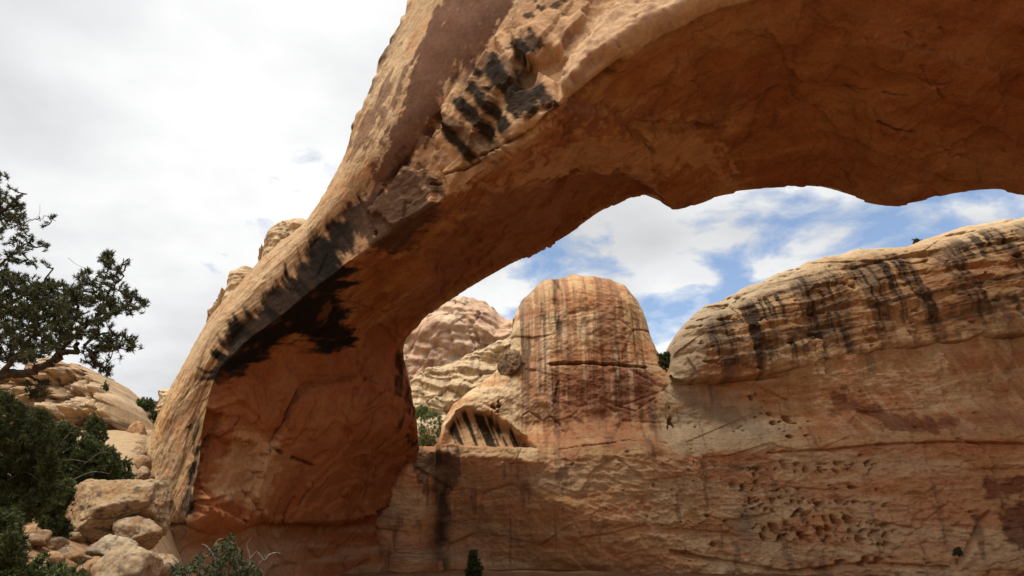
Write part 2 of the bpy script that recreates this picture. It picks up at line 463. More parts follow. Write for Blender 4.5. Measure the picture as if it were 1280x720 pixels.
for pts, w in (([(362,622),(345,657)], .16), ([(385,605),(370,628)], .14), ([(360,570),(389,580)], .10), ([(336,557),(350,566)], .1), ([(372,488),(335,557),(312,606)], .10),
               ([(1095,148),(1140,163)], .12), ([(1030,108),(1130,112)], .05), ([(610,232),(680,218),(730,220)], .06), ([(540,230),(575,215),(640,175),(700,135)], .08), ([(420,380),(470,392)], .08), ([(470,290),(500,330)], .07)):
    pl = [suv(*q) for q in pts]
    grooves = np.maximum(grooves, 1 - sstep(.4 * w, 1.5 * w, dist_poly(su, Lv, pl) + .12 * np.abs(fbm(P, 1.2, 3, off=61))))
d -= .35 * grooves
cr_ = np.random.default_rng(99)
smax = Lv.max(); fine = np.zeros(len(P), np.float32)
for _ in range(90):
    s0 = cr_.uniform(4, 62); l0 = cr_.uniform(4, 26); a0 = cr_.normal(.25, .5); L0 = cr_.uniform(.5, 2.6)
    m = np.nonzero((np.abs(su - s0) < 3) & (np.abs(Lv - l0) < 3))[0]
    if not len(m): continue
    pl = [(s0 - L0 / 2 * math.cos(a0), l0 - L0 / 2 * math.sin(a0)), (s0, l0 + .12 * L0), (s0 + L0 / 2 * math.cos(a0), l0 + L0 / 2 * math.sin(a0))]
    dd = dist_poly(su[m], Lv[m], pl) + .10 * np.abs(fbm(P[m], 1.4, 3, off=62))
    fine[m] = np.maximum(fine[m], 1 - sstep(.03, .12, dd))
d -= soff * .16 * fine
grooves = np.maximum(grooves, .6 * fine * soff)
bk, be = blocks(P, (.42, .42, .30), 3)
d += (band * (.25 + .75 * hiU)) * (.42 * bk * hiU + .2 * bk) * (1 - .75 * sstep(14.0, 15, UU)) + band * hiU * .30 * terrace((VV - 1) + .22 * fbm(uv3, (.22, .25, 1), 4, .55, off=14), 4, .72) + band * hiU * (.08 * terrace(fbm(uv3, (.5, .35, 1), 4, .5, off=15), 4, .82) + .16 * saw(.20 * su - .30 * Lv + .7 * fbm(uv3, .2, 3, off=81)) + .10 * saw(.55 * su + .35 * Lv + .6 * fbm(uv3, .4, 3, off=82)) + .05 * fbm(P, 1.5, 4, .6, off=16)) 
sc = fbm(P + 0.8 * np.stack([fbm(P, .3, 2, off=1)] * 3, 1), (.17, .17, .22), 3, off=3)
d += soff * (.5 * terrace(sc + .04 * fbm(P, .8, 3), 3, .9) + .03 * fbm(P, .9, 4, off=5))
wq = P + .9 * np.stack([fbm(P, .35, 3, off=41), fbm(P, .35, 3, off=42), fbm(P, .35, 3, off=43)], 1)
sb, sbe = blocks(wq, (.15, .10, .15), 23)
sb2, sbe2 = blocks(wq, (.34, .2, .3), 47)
d += soff * (.30 * sb + .05 * sb2)
ck = np.clip(1 - sbe / .02, 0, 1) * sstep(.1, .4, fbm(P, .2, 2, off=44))
d -= soff * .08 * np.clip(ck, 0, 1)
d += face * (1 - .85 * VPATCH) * (.13 * terrace(fbm(uv3, (.12, .3, 1), 4, off=6), 4, .8) + .07 * fbm(uv3, (.5, 1.3, 1), 4, .55, off=7))
legf = np.clip(face + band, 0, 1) * (1 - sstep(5.5, 7.5, UU))
sb_l = blocks(np.stack([su * .12, Lv * .55, su * 0], 1), 1., 51)[0]
vj = fbm(np.stack([su * .13, Lv * .95, su * 0], 1), 1, 4, .6, off=76)
d += legf * (.12 * terrace(vj, 3, .8) + .13 * sb_l)
# dark broken ledges along the crest above the haunch
crest = (1 - sstep(.0, .17, VV)) * sstep(10.2, 11.2, UU) + sstep(4.9, 5.0, VV) * sstep(10.2, 11.2, UU)
d += crest * .5 * np.abs(fbm(P, .45, 3, off=8))
d += .022 * (1 - .8 * VPATCH) * (1 - .5 * soff) * fbm(P, 3.2, 3, off=10)
# bedding ledge at the foot of the leg: recessed under the lip
foot = sstep(2.05, 2.6, UU) 
d -= (1 - sstep(2.3, 2.75, UU)) * soff * .45 * sstep(2.05, 2.35, VV) * (1 - sstep(2.6, 2.9, VV))
d -= np.exp(-((UU - 2.45) / .10) ** 2) * (1 - soff) * .45
P = P + NN * d[:, None]

nA = fbm(P, .22, 4, off=20); nB = fbm(P, .9, 5, .6, off=21); nC = fbm(uv3, (.9, .16, 1), 4, .6, off=22)
c = np.tile(np.array([.45, .31, .18], np.float32), (len(P), 1))
c = mixc(c, ORANGE, face * sstep(.05, .55, nB + .4 * nA) * .75)
c = mixc(c, [.52, .38, .235], face * sstep(.1, .6, -nA + .4 * nB) * .7)
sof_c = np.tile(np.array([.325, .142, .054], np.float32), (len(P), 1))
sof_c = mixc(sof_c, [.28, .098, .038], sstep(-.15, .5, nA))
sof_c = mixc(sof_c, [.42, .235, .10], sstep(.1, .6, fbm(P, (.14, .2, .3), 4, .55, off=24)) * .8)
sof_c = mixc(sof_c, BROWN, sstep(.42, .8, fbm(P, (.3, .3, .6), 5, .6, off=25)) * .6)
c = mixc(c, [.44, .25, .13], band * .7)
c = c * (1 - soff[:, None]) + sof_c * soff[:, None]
xb_ = fbm(np.stack([su * .05 + .2 * nA, Lv * .75, su * 0], 1), 1, 5, .62, off=72)
c = mixc(c, [.22, .095, .045], soff * sstep(.12, .5, xb_) * .5)
c = mixc(c, [.46, .27, .13], soff * sstep(.15, .5, -xb_) * .4)
c = mixc(c, [.25, .098, .042], soff * sstep(15, 17.5, UU + .8 * nA) * .55)  # shade deepening toward the right of the underside, painted into its colour
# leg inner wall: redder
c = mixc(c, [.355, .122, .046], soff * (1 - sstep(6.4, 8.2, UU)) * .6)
VARN = np.array([.12, .056, .036])
c = mixc(c, VARN, .92 * VPATCH)
c = mixc(c, VARN, .7 * patch([(430,190),(470,120),(490,80),(505,95),(480,160),(455,205)], .3, (1.6, .7), 2., (.16, 1.0)) * face)
c = mixc(c, BROWN, .6 * band * hiU * sstep(.1, .6, fbm(P, .5, 5, .6, off=31)))
c = mixc(c, [.13, .06, .035], .5 * soff * np.clip(ck, 0, 1) + .75 * grooves)
# big black drip patch on the haunch
blk = patch([(276,442),(330,382),(384,320),(446,258),(456,285),(424,318),(430,355),(440,430),(405,432),(372,418),(345,436),(296,466),(258,478)], .42, (1.0, .35), 5., (1.5, .16), .30)
bst = sstep(-.35, .35, fbm(np.stack([su * 1.1, Lv * .22, su * 0], 1), 1, 4, .6, off=92))
c = mixc(c, [.08, .048, .03], blk * .97)
c = mixc(c, BLACK, blk * np.clip(.62 + .38 * bst + .4 * soff, 0, 1))
c = mixc(c, BLACK, .9 * patch([(262,478),(272,452),(290,448),(296,468),(280,480)], .15, (.3, .4), 6.))
c = mixc(c, BLACK, .97 * patch([(244,512),(253,508),(254,540),(243,640),(230,655),(233,600)], .12, (.2, .35), 7.))
c = mixc(c, [.065, .034, .022], .9 * patch([(440,262),(505,208),(532,222),(545,262),(520,300),(480,312),(455,296)], .35, (.7, .9), 8., (1.1, .2), .2))
lip = patch([(556,120),(600,70),(645,50),(668,95),(690,140),(655,160),(625,190),(560,190),(545,160)], .35, (.5, .6), 9.)
lst = np.sin(su * 2.1 + 2.6 * fbm(uv3, (.35, .12, 1), 3, off=11)) * .5 + .55 * fbm(uv3, (1.4, .25, 1), 4, .6, off=17)
c = mixc(c, [.52, .34, .19], .8 * lip * sstep(.1, -.3, lst))
c = mixc(c, [.06, .038, .026], .65 * lip * sstep(.1, .4, lst))
for q in ([(574,130),(583,122),(630,172),(614,182)], [(588,114),(600,106),(644,158),(630,166)], [(556,165),(566,156),(600,196),(590,204)], [(640,62),(656,50),(672,76),(656,84)], [(662,112),(676,104),(698,132),(684,138)]):
    c = mixc(c, BLACK, .95 * patch(q, .13, (.13, .19), 10. + q[0][0]))
c = mixc(c, BLACK, .95 * patch([(598,92),(622,72),(645,98),(682,132),(650,146),(612,112)], .14, (.25, .3), 9.5))
up = patch([(620,85),(648,40),(690,-20),(760,-60),(740,0),(680,60),(640,100)], .25, (.4, .6), 12.)
c = mixc(c, BLACK, .85 * up * sstep(.0, .25, fbm(P, (.9, .9, .9), 4, .6, off=13)))
c = mixc(c, [.50, .33, .20], .8 * patch([(705,100),(740,30),(790,-5),(990,-20),(870,28),(790,68),(722,132),(706,128)], .15, (.3, .5), 14.))
c = mixc(c, [.24, .10, .055], .75 * patch([(690,135),(760,150),(905,165),(860,172),(740,165)], .2, (.8, .8), 15.))
c = mixc(c, [.24, .095, .05], .7 * patch([(560,270),(680,232),(770,215),(812,245),(700,300),(600,350),(545,390),(540,330)], .4, (1.2, 1.5), 16.))
c = mixc(c, [.52, .32, .17], .6 * patch([(600,250),(650,190),(760,165),(900,190),(920,230),(800,215),(690,225)], .5, (1.2, 1.5), 17.))
# pale tall panel low on the leg, dark streaks on the outer face foot
c = mixc(c, [.50, .30, .155], .85 * patch([(270,620),(300,540),(345,545),(340,600),(320,640)], .2, (.8, .2), 18.))
c = mixc(c, [.20, .13, .085], .55 * legf * sstep(.15, .4, fbm(np.stack([su * .14, Lv * 1.5, su * 0], 1), 1, 5, .6, off=77)))
c = mixc(c, [.50, .33, .15], .5 * legf * sstep(.1, .4, vj))
# pitted dark flecks on the outer face
c = mixc(c, [.22, .13, .08], face * sstep(.62, .9, fbm(P, 2.4, 3, .6, off=27) + .35 * nB) * .7)
# desert-varnished broken crest
c = mixc(c, BLACK, .9 * np.clip(crest, 0, 1) * sstep(-.15, .25, fbm(P, .8, 4, off=28)))
fz = 1 - sstep(2.2, 2.45, UU)
c = mixc(c, [.40, .27, .17], fz * soff * sstep(-.2, .3, fbm(P, (.15, .15, 1.6), 4, .6, off=71)) * .7)
c = mixc(c, [.46, .31, .19], fz * (1 - sstep(2.25, 2.5, VV)) * .7)
# far lip of the leg, dark water streaks beside the window
c = mixc(c, BLACK, .85 * patch([(512,425),(520,430),(516,480),(525,520),(520,560),(490,550),(486,500),(500,450)], .2, (.2, .2), 30.) * sstep(-.05, .35, fbm(P, (1.6, 1.6, .25), 4, off=29)))
c = mixc(c, RED, .35 * soff * sstep(.2, .6, fbm(P, (.5, .5, .9), 4, off=33)))
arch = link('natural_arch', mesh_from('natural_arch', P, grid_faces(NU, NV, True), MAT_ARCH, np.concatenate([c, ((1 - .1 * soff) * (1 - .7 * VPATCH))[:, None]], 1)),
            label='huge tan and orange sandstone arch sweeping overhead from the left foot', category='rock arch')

# ------------------------------------------------------------------ rock masses standing as walls and hills
def build_relief(name, top, yfun, zbot, R, nx, nz, disp, colour, mat, thick=12., back_drop=1.0, top_noise=.25, xpad=None, seed=0., **props):
    """top: crest as (x, z); yfun(x): distance of its front; the front rounds back towards the crest with radius R"""
    top = np.array(top, float)
    X = np.linspace(top[0, 0], top[-1, 0], nx)
    # spread columns evenly along the crest so steep flanks keep their detail
    xs = np.linspace(top[0, 0], top[-1, 0], 3000); hs = np.interp(xs, top[:, 0], top[:, 1])
    L = np.concatenate([[0], np.cumsum(np.hypot(np.diff(xs), .6 * np.diff(hs)))])
    X = np.interp(np.linspace(0, L[-1], nx), L, xs)
    H = np.interp(X, top[:, 0], top[:, 1])
    for _ in range(3): H[1:-1] = .5 * H[1:-1] + .25 * (H[2:] + H[:-2])
    xz0 = np.stack([X, np.full_like(X, seed), np.zeros_like(X)], 1)
    H = H + top_noise * fbm(xz0, .5, 5)
    v = np.linspace(0, 1, nz) ** .85
    XX = np.repeat(X[:, None], nz, 1); ZZ = zbot + (H[:, None] - zbot) * v[None, :]
    x, z = XX.ravel(), ZZ.ravel()
    crest_pts = list(zip(X[::max(1, nx // 120)], H[::max(1, nx // 120)])) + [(X[-1], H[-1])]
    dc = dist_poly(x, z, crest_pts)
    Rr = R(x) if callable(R) else R
    rr = np.clip(1 - dc / Rr, 0, 1)
    y = yfun(x) + Rr * (1 - np.sqrt(np.clip(1 - rr ** 2, 0, 1)))
    p = np.stack([x, y, z], 1)
    p[:, 1] += disp(p, x, z, dc)
    col = colour(p, x, z, dc)
    Gf = p.reshape(nx, nz, 3)
    nb = 14
    k = (np.arange(1, nb + 1) / nb)
    last = Gf[:, -1]
    hh = (last[:, 2] - zbot)
    Bk = np.stack([np.repeat(last[:, 0:1], nb, 1), last[:, 1:2] + thick * k[None, :],
                   last[:, 2:3] - hh[:, None] * back_drop * (k[None, :] ** 2.5)], -1)
    Bk[:, :, 2] += .3 * fbm(Bk.reshape(-1, 3), .3, 3).reshape(nx, nb) * (k * (1 - k) * 4)[None, :]
    Gall = np.concatenate([Gf, Bk], 1)
    colb = np.repeat(col.reshape(nx, nz, 3)[:, -1:], nb, 1)
    call = np.concatenate([col.reshape(nx, nz, 3), colb], 1)
    return link(name, mesh_from(name, Gall.reshape(-1, 3), grid_faces(nx, nz + nb), mat, call.reshape(-1, 3)), **props)

# --- canyon wall with the dome
WX = np.array([-22, -12, -6, -4, 4, 12, 22, 32, 42, 60.])
WY = np.array([58, 56.5, 56, 56, 56, 54.5, 52, 49, 46, 42.])
def wall_y(x): return np.interp(x, WX, WY)
def wp(px, py, dy=0.):
    Y = 55.
    for _ in range(6):
        q = at(px, py, Y); Y = float(wall_y(q[0])) + dy
    q = at(px, py, Y)
    return (q[0], q[2])
DOME = 3.0
top_px = [(505,563),(520,562),(540,563),(551,560),(554,530),(560,513),(572,500),(600,480),(628,458),(638,440),(641,405),(652,378),(676,358),(700,350),(712,346),(728,349),(755,353),(778,362),(796,380),(806,402),(812,425),(822,446),(836,462),(860,460),(900,436),(960,410)]
top = [(-21., wp(490, 600)[1]), (-13., wp(500, 575)[1])] + [wp(*q, float(np.interp(q[0], [505, 556, 600, 640, 660, 830, 960], [3.2, 4.4, 5.4, 6.6, 7.6, 7.2, 6.5]))) for q in top_px]
top += [(45., top[-1][1]), (60., top[-1][1])]
top = sorted(top)
LEDGE = [wp(470,563), wp(560,566), wp(640,572), wp(700,577), wp(800,572), wp(900,566), wp(1000,562), wp(1100,552), wp(1280,548), wp(1500,540)]
LX, LZ = np.array(LEDGE).T
OVH = [wp(*q, 1.0) for q in [(550,558),(553,528),(565,508),(578,501),(615,510),(645,530),(662,548),(674,562),(620,561)]]
# pocket holes (tafoni) in bands on the right-hand wall
holes = []
def hole_row(n, px0, px1, pyf, sx, sz, jit, dep):
    for _ in range(n):
        px = rnd.uniform(px0, px1); py = pyf(px) + rnd.gauss(0, jit)
        x0, z0 = wp(px, py)
        s = rnd.choice([.35, .45, .5, .6, .7, 1.1])
        holes.append((x0, z0, sx * s * rnd.uniform(.7, 1.4), sz * s * rnd.uniform(.7, 1.5), dep * s, rnd.uniform(-.5, .5)))
hole_row(34, 925, 1105, lambda p: 626 + (p - 925) * .02, .20, .20, 2.2, .55)
hole_row(26, 920, 1090, lambda p: 586, .16, .22, 3, .5)
hole_row(22, 925, 1100, lambda p: 612, .16, .16, 2, .45)
hole_row(20, 930, 1060, lambda p: 638, .15, .14, 2, .4)
hole_row(14, 1010, 1110, lambda p: 580, .22, .14, 2, .45)
hole_row(24, 1000, 1115, lambda p: 646 + (p - 1000) * .10, .18, .30, 2.5, .5)
hole_row(26, 1005, 1115, lambda p: 658 + (p - 1000) * .10, .18, .32, 3, .5)
hole_row(22, 1020, 1110, lambda p: 670 + (p - 1000) * .08, .17, .28, 3, .45)
hole_row(18, 940, 1010, lambda p: 664, .18, .24, 7, .45)
hole_row(40, 845, 1000, lambda p: 640, .16, .16, 45, .3)
hole_row(26, 945, 1030, lambda p: 495 + (p - 945) * .5, .22, .2, 14, .45)
hole_row(16, 1015, 1170, lambda p: 702, .28, .2, 3, .4)
hole_row(44, 700, 900, lambda p: 600, .13, .13, 28, .25)
hole_row(8, 602, 625, lambda p: 500, .2, .2, 4, .5)
hole_row(7, 838, 850, lambda p: 520, .15, .3, 9, .5)
hole_row(50, 850, 1280, lambda p: 560, .14, .12, 70, .22)
cracks = [  # (readings, width, depth)
 ([(690,447),(730,446),(770,447),(815,449)], .22, .7),
 ([(655,512),(662,508),(672,514),(680,520)], .12, .25), ([(680,520),(690,514),(702,524),(706,535)], .12, .25),
 ([(700,470),(694,500),(698,530)], .12, .25),
 ([(800,545),(760,553),(700,560)], .10, .2),
 ([(775,500),(800,508),(830,488)], .10, .15),
 ([(520,585),(545,600),(562,610)], .18, .3),
 ([(955,470),(975,482),(1000,492)], .15, .3), ([(1160,552),(1164,580),(1172,592)], .14, .3),
 ([(1200,548),(1230,556),(1245,575),(1250,600)], .15, .35), ([(1280,555),(1180,552),(1100,556),(1040,562),(960,566)], .16, .4),
 ([(1235,640),(1225,655),(1210,690),(1195,705)], .2, .5),
 ([(840,690),(980,716),(1080,705),(1180,710)], .25, .5),
 ([(870,640),(900,650),(915,662)], .1, .2), ([(900,470),(960,466),(1000,460)], .14, .3),
]
def wall_disp(p, x, z, dc):
    zl = np.interp(x, LX, LZ) + .65 * fbm(np.stack([x, 0 * x, 0 * z], 1), .3, 4, .6, off=14)
    h = z - zl
    y = np.zeros(len(x))
    y += sstep(-.1, 3.5, h) * DOME * .75                      # set back above the long ledge
    y += sstep(-.15, .25, h) * .5 * (1 - .8 * sstep(wp(690, 570)[0], wp(740, 570)[0], x)) * (.5 + fbm(np.stack([x, 0 * x, 0 * z], 1), .5, 3, off=15))
    # hollow below the ledge: a long shallow alcove, deepest left of centre
    ov = [wp(*q) for q in [(300,668),(420,664),(480,640),(520,584),(560,574),(610,585),(648,600),(690,632),(722,662),(770,692),(840,716),(900,745)]]
    zov = np.interp(x, [o[0] for o in ov], [o[1] for o in ov])
    hv = zov - z
    hv = hv + .35 * fbm(p, .4, 4, off=16)
    deep = sstep(-1.8, 4.2, hv) * 2.4 + sstep(1.5, 7.0, hv) * 2.3
    deep *= (1 - sstep(wp(760, 690)[0], wp(900, 690)[0], x)) * (.35 + .65 * sstep(wp(520, 640)[0], wp(600, 640)[0], x))
    y += deep
    # second cusp: smooth water-worn chute at px 545
    xc = wp(548, 650)[0]
    y += np.exp(-((x - xc) / 1.1) ** 2) * sstep(-.2, 1.5, -h) * .9
    y -= np.exp(-((x - wp(505, 640)[0]) / 2.2) ** 2) * sstep(.2, 2.5, -h) * 1.3
    # striped hollow under the shoulder
    s = sdf_poly(x, z, OVH)
    so = s + .18 * fbm(p, .9, 3)
    zt = np.max([o[1] for o in OVH]); zb = np.min([o[1] for o in OVH])
    y += sstep(0, .55, so) * (.9 + 1.5 * np.clip((zt - z) / (zt - zb), 0, 1))
    # bedding and joints
    q = np.stack([x, np.zeros_like(x), z], 1)
    wz = z + .35 * fbm(q, .12, 3, off=1) - .02 * x
    bed = np.stack([.12 * x, np.full_like(x, 3.3), 1.25 * wz], 1)
    dm = sstep(wp(625, 440, DOME)[0], wp(655, 440, DOME)[0], x) * (1 - sstep(wp(815, 440, DOME)[0], wp(850, 440, DOME)[0], x)) * sstep(.5, 2.5, h)
    y -= .10 * (1 - .7 * dm) * terrace(fbm(bed, 1, 3, .5), 3, .75)
    y -= .45 * fbm(q, .11, 3, off=2) + .22 * fbm(q, .4, 4, off=3)
    below = 1 - sstep(-.2, .3, h)
    rough = below * sstep(wp(700, 600)[0], wp(800, 600)[0], x)
    y -= (.10 + .14 * rough) * (1 - .5 * dm) * fbm(q, (1.1, 1, 1.6), 4, .62, off=4)
    b1, e1 = blocks(q, (.22, 1, .35), 9)
    y -= .28 * (1 - .6 * dm) * b1
    y += .09 * sstep(.08, .0, e1) * sstep(-.1, .4, fbm(q, .2, 2, off=5))
    # vertical fluting on the dome
    y -= .14 * sstep(1, 3, h) * fbm(np.stack([x * 1.1, np.zeros_like(x), z * .09], 1), 1, 3, off=6)
    hd = np.zeros(len(x))
    for (x0, z0, sx, sz, dep, tilt) in holes:
        m = np.nonzero((np.abs(x - x0) < 3 * sx) & (np.abs(z - z0) < 3 * sz))[0]
        dx = (x[m] - x0 + tilt * (z[m] - z0)) / sx; dz = (z[m] - z0) / sz
        rr = np.sqrt(dx * dx + dz * dz) + .25 * fbm(q[m], 4, 2, off=x0)
        hd[m] = np.maximum(hd[m], dep * 2.0 * (1 - sstep(.45, 1.05, rr)))
    y += hd
    for pts, w, dep in cracks:
        pl = [wp(*g) for g in pts]
        dd = dist_poly(x, z, pl) + .10 * np.abs(fbm(q, 1.5, 3, off=7))
        y += dep * (1 - sstep(.3 * w, w, dd))
    # small fresh-broken ripples
    y -= .035 * fbm(q, 4.5, 3, .6, off=8)
    return y
def drips(x, z, fx, fz, off, thr, soft=.25):
    q = np.stack([x * fx, np.full_like(x, off), z * fz], 1)
    return sstep(thr, thr + soft, fbm(q, 1, 5, .6, off))
def wpatch(x, z, q, pts, soft=.3, rag=.6, off=0., sc=(.8, 1, .8), dy=0.):
    poly = [wp(*g, dy) for g in pts]
    s = sdf_poly(x, z, poly) + rag * fbm(q, sc, 5, .6, off)
    return sstep(-soft, soft, s)
def wall_col(p, x, z, dc):
    q = np.stack([x, np.zeros_like(x), z], 1)
    zl = np.interp(x, LX, LZ); h = z - zl
    c = np.tile(np.array([.52, .335, .175], np.float32), (len(x), 1))
    n1 = fbm(q, (.16, 1, .2), 4, .55, off=40); n2 = fbm(q, (.7, 1, .9), 5, .6, off=41)
    bedn = fbm(np.stack([x * .06, np.full_like(x, 2.), (z - .02 * x) * .6], 1), 1, 5, .6, off=42)
    c = mixc(c, [.60, .45, .27], sstep(.0, .35, n1 + .4 * n2) * .85)
    c = mixc(c, [.44, .20, .09], sstep(.05, .4, bedn - .3 * n1 + .15 * n2) * .75)
    c = mixc(c, [.37, .155, .08], wpatch(x, z, q, [(670,460),(690,447),(812,452),(835,480),(825,560),(690,570),(660,520)], .8, 1.8, 43.) * .65)
    below = 1 - sstep(-.3, .1, h)
    c = mixc(c, [.52, .285, .13], below * (1 - sstep(wp(700, 600)[0], wp(860, 600)[0], x)) * .6)
    c = mixc(c, [.43, .22, .11], below * sstep(wp(1050, 600)[0], wp(1200, 600)[0], x) * .6)
    c = mixc(c, [.58, .33, .165], below * sstep(wp(640, 600)[0], wp(800, 600)[0], x) * sstep(-.3, .4, -n1 + .3 * n2) * .5)
    # pale shoulder and the pale pour-over right of the dome
    c = mixc(c, PALE, wpatch(x, z, q, [(560,515),(600,478),(640,452),(655,470),(690,520),(640,525),(600,500)], .5, .8, 44.) * .8)
    c = mixc(c, [.50, .39, .25], wpatch(x, z, q, [(835,490),(850,465),(900,480),(960,500),(990,540),(960,562),(850,566),(820,540)], .8, 1.2, 45.) * .85)
    c = mixc(c, GREY, wpatch(x, z, q, [(855,480),(905,480),(960,520),(1000,545),(960,548),(900,525),(870,520)], .5, 1.6, 46., (.5, 1, .7)) * .55)
    c = mixc(c, [.13, .10, .08], wpatch(x, z, q, [(885,575),(960,578),(962,600),(925,610),(900,595)], .4, 1.4, 47., (.6, 1, 1.6)) * .6)
    c = mixc(c, GREY, wpatch(x, z, q, [(918,635),(938,640),(948,690),(935,705),(925,680)], .5, 1., 48.) * .6)
    c = mixc(c, [.44, .19, .085], wpatch(x, z, q, [(840,570),(1000,562),(1160,550),(1300,548),(1300,562),(1100,568),(960,576),(860,576)], .2, .35, 49., (.4, 1, 1)) * .85)
    c = mixc(c, [.47, .215, .11], sstep(wp(980, 500)[0], wp(1080, 500)[0], x) * sstep(-.2, .6, h) * sstep(-.25, .3, n2 - .4 * n1) * .6)
    c = mixc(c, [.60, .43, .28], sstep(wp(1000, 500)[0], wp(1100, 500)[0], x) * sstep(.2, 1., h) * drips(x + .35 * z, z, 1.1, .08, 90., .1, .25) * .7)
    c = mixc(c, [.62, .46, .29], below * sstep(.0, .3, fbm(np.stack([x * .10, np.full_like(x, 6.), z * .42], 1), 1, 5, .62, off=95)) * .7)
    c = mixc(c, [.55, .27, .14], below * sstep(.08, .35, fbm(np.stack([x * .12, np.full_like(x, 9.), z * .5], 1), 1, 5, .62, off=96)) * .6)
    # dark red varnish patches
    DR = np.array([.20, .075, .042])
    c = mixc(c, DR, wpatch(x, z, q, [(705,478),(745,460),(790,455),(810,470),(830,495),(800,512),(760,520),(718,524),(705,505)], .35, .9, 50., dy=2.2) * .92)
    c = mixc(c, DR, wpatch(x, z, q, [(1045,485),(1070,482),(1090,500),(1120,505),(1160,520),(1215,520),(1180,540),(1125,542),(1105,520),(1060,510)], .25, .8, 51.) * .8)
    c = mixc(c, DR, wpatch(x, z, q, [(1235,600),(1285,595),(1285,618),(1240,620)], .25, .5, 52.) * .85)
    c = mixc(c, [.13, .045, .03], wpatch(x, z, q, [(1245,640),(1290,632),(1290,690),(1262,680),(1248,660)], .3, .6, 53.) * .8)
    c = mixc(c, [.30, .13, .07], wpatch(x, z, q, [(1190,525),(1290,470),(1290,540),(1200,545)], .5, .6, 54.) * .35)
    # streaks on the dome
    dome = sstep(wp(632, 440, DOME)[0], wp(650, 440, DOME)[0], x) * (1 - sstep(wp(800, 440, DOME)[0], wp(825, 440, DOME)[0], x)) * sstep(.2, 6, h + 1.2 * n2)
    s1 = drips(x, z, .62, .035, 60., -.05, .3)
    c = mixc(c, [.30, .145, .08], dome * s1 * .8)
    dome = dome * (.35 + .65 * sstep(-.25, .2, fbm(q, (.3, 1, .16), 3, off=93)))
    s2 = drips(x, z, 1.25, .04, 61., .12, .3)
    c = mixc(c, [.10, .058, .04], dome * s2 * .75)
    c = mixc(c, [.58, .44, .30], dome * drips(x, z, 1.3, .05, 62., .25, .3) * .55)
    xb = wp(697, 400, DOME)[0]
    c = mixc(c, BLACK, np.exp(-((x - xb + .18 * fbm(q, .5, 3)) / .38) ** 2) * sstep(wp(697, 470, DOME)[1], wp(697, 400, DOME)[1], z) * sstep(-.5, .0, fbm(q, (2.5, 1, .4), 4, off=63)) * .85)
    # grey-brown weathered cap
    c = mixc(c, [.30, .22, .15], (1 - sstep(.1, 1.3, dc + .5 * n2)) * (x > wp(650, 400)[0]) * .6)
    # black stripes in the hollow under the shoulder
    s = sdf_poly(x, z, OVH); inn = sstep(.1, .5, s)
    sl = x + .42 * z
    st_ = fbm(np.stack([sl * .95, np.full_like(x, 5.), z * .08], 1), 1, 3, .5, off=67)
    c = mixc(c, [.40, .25, .14], inn * .8)
    c = mixc(c, BLACK, inn * sstep(-.02, .14, fbm(np.stack([sl * 1.05, np.full_like(x, 8.4), z * .05], 1), 1, 3, .55, off=5) + .12 * fbm(q, (2, 1, .6), 3, off=68)) * .94)
    # the black chute stain and damp stains along the ledge
    xc = wp(548, 640)[0]
    ch = np.exp(-((x - xc + .4 * fbm(q, .35, 3, off=8)) / (.75)) ** 2) * (1 - sstep(-.2, .1, h)) * sstep(-.55, .15, fbm(q, (1.3, 1, .3), 4, off=64))
    c = mixc(c, [.035, .025, .022], ch * .93)
    lw = wpatch(x, z, q, [(515,566),(575,566),(570,600),(545,640),(530,600)], .3, 1.2, 65., (1.5, 1, .35))
    c = mixc(c, [.06, .045, .038], lw * .7)
    c = mixc(c, [.34, .24, .16], below * sstep(-.1, .5, fbm(q, (.2, 1, .5), 4, off=66)) * .45 * (1 - sstep(wp(640, 600)[0], wp(720, 600)[0], x)))
    # pale strata at the foot of the alcove
    zs = wp(480, 690)[1]
    c = mixc(c, [.40, .29, .20], np.exp(-((z - zs) / .6) ** 2) * (1 - sstep(wp(590, 690)[0], wp(640, 690)[0], x)) * .6)
    # scattered dark lichen and seep streaks
    c = mixc(c, [.16, .10, .07], drips(x, z, 1.0, .18, 70., .42, .3) * .5)
    return c
build_relief('canyon_wall', top, wall_y, -3.0, lambda x: np.interp(x, [wp(520,560)[0], wp(556,520,3)[0], wp(640,430,3)[0], wp(700,400,3)[0], wp(830,440,3)[0], 15], [1.2, 2.2, 3.6, 5.0, 4.5, 4.]), 980, 460, wall_disp, wall_col, MAT_WALL, thick=16,
             label='tall orange cliff with a round streaked dome seen under the arch', category='cliff')

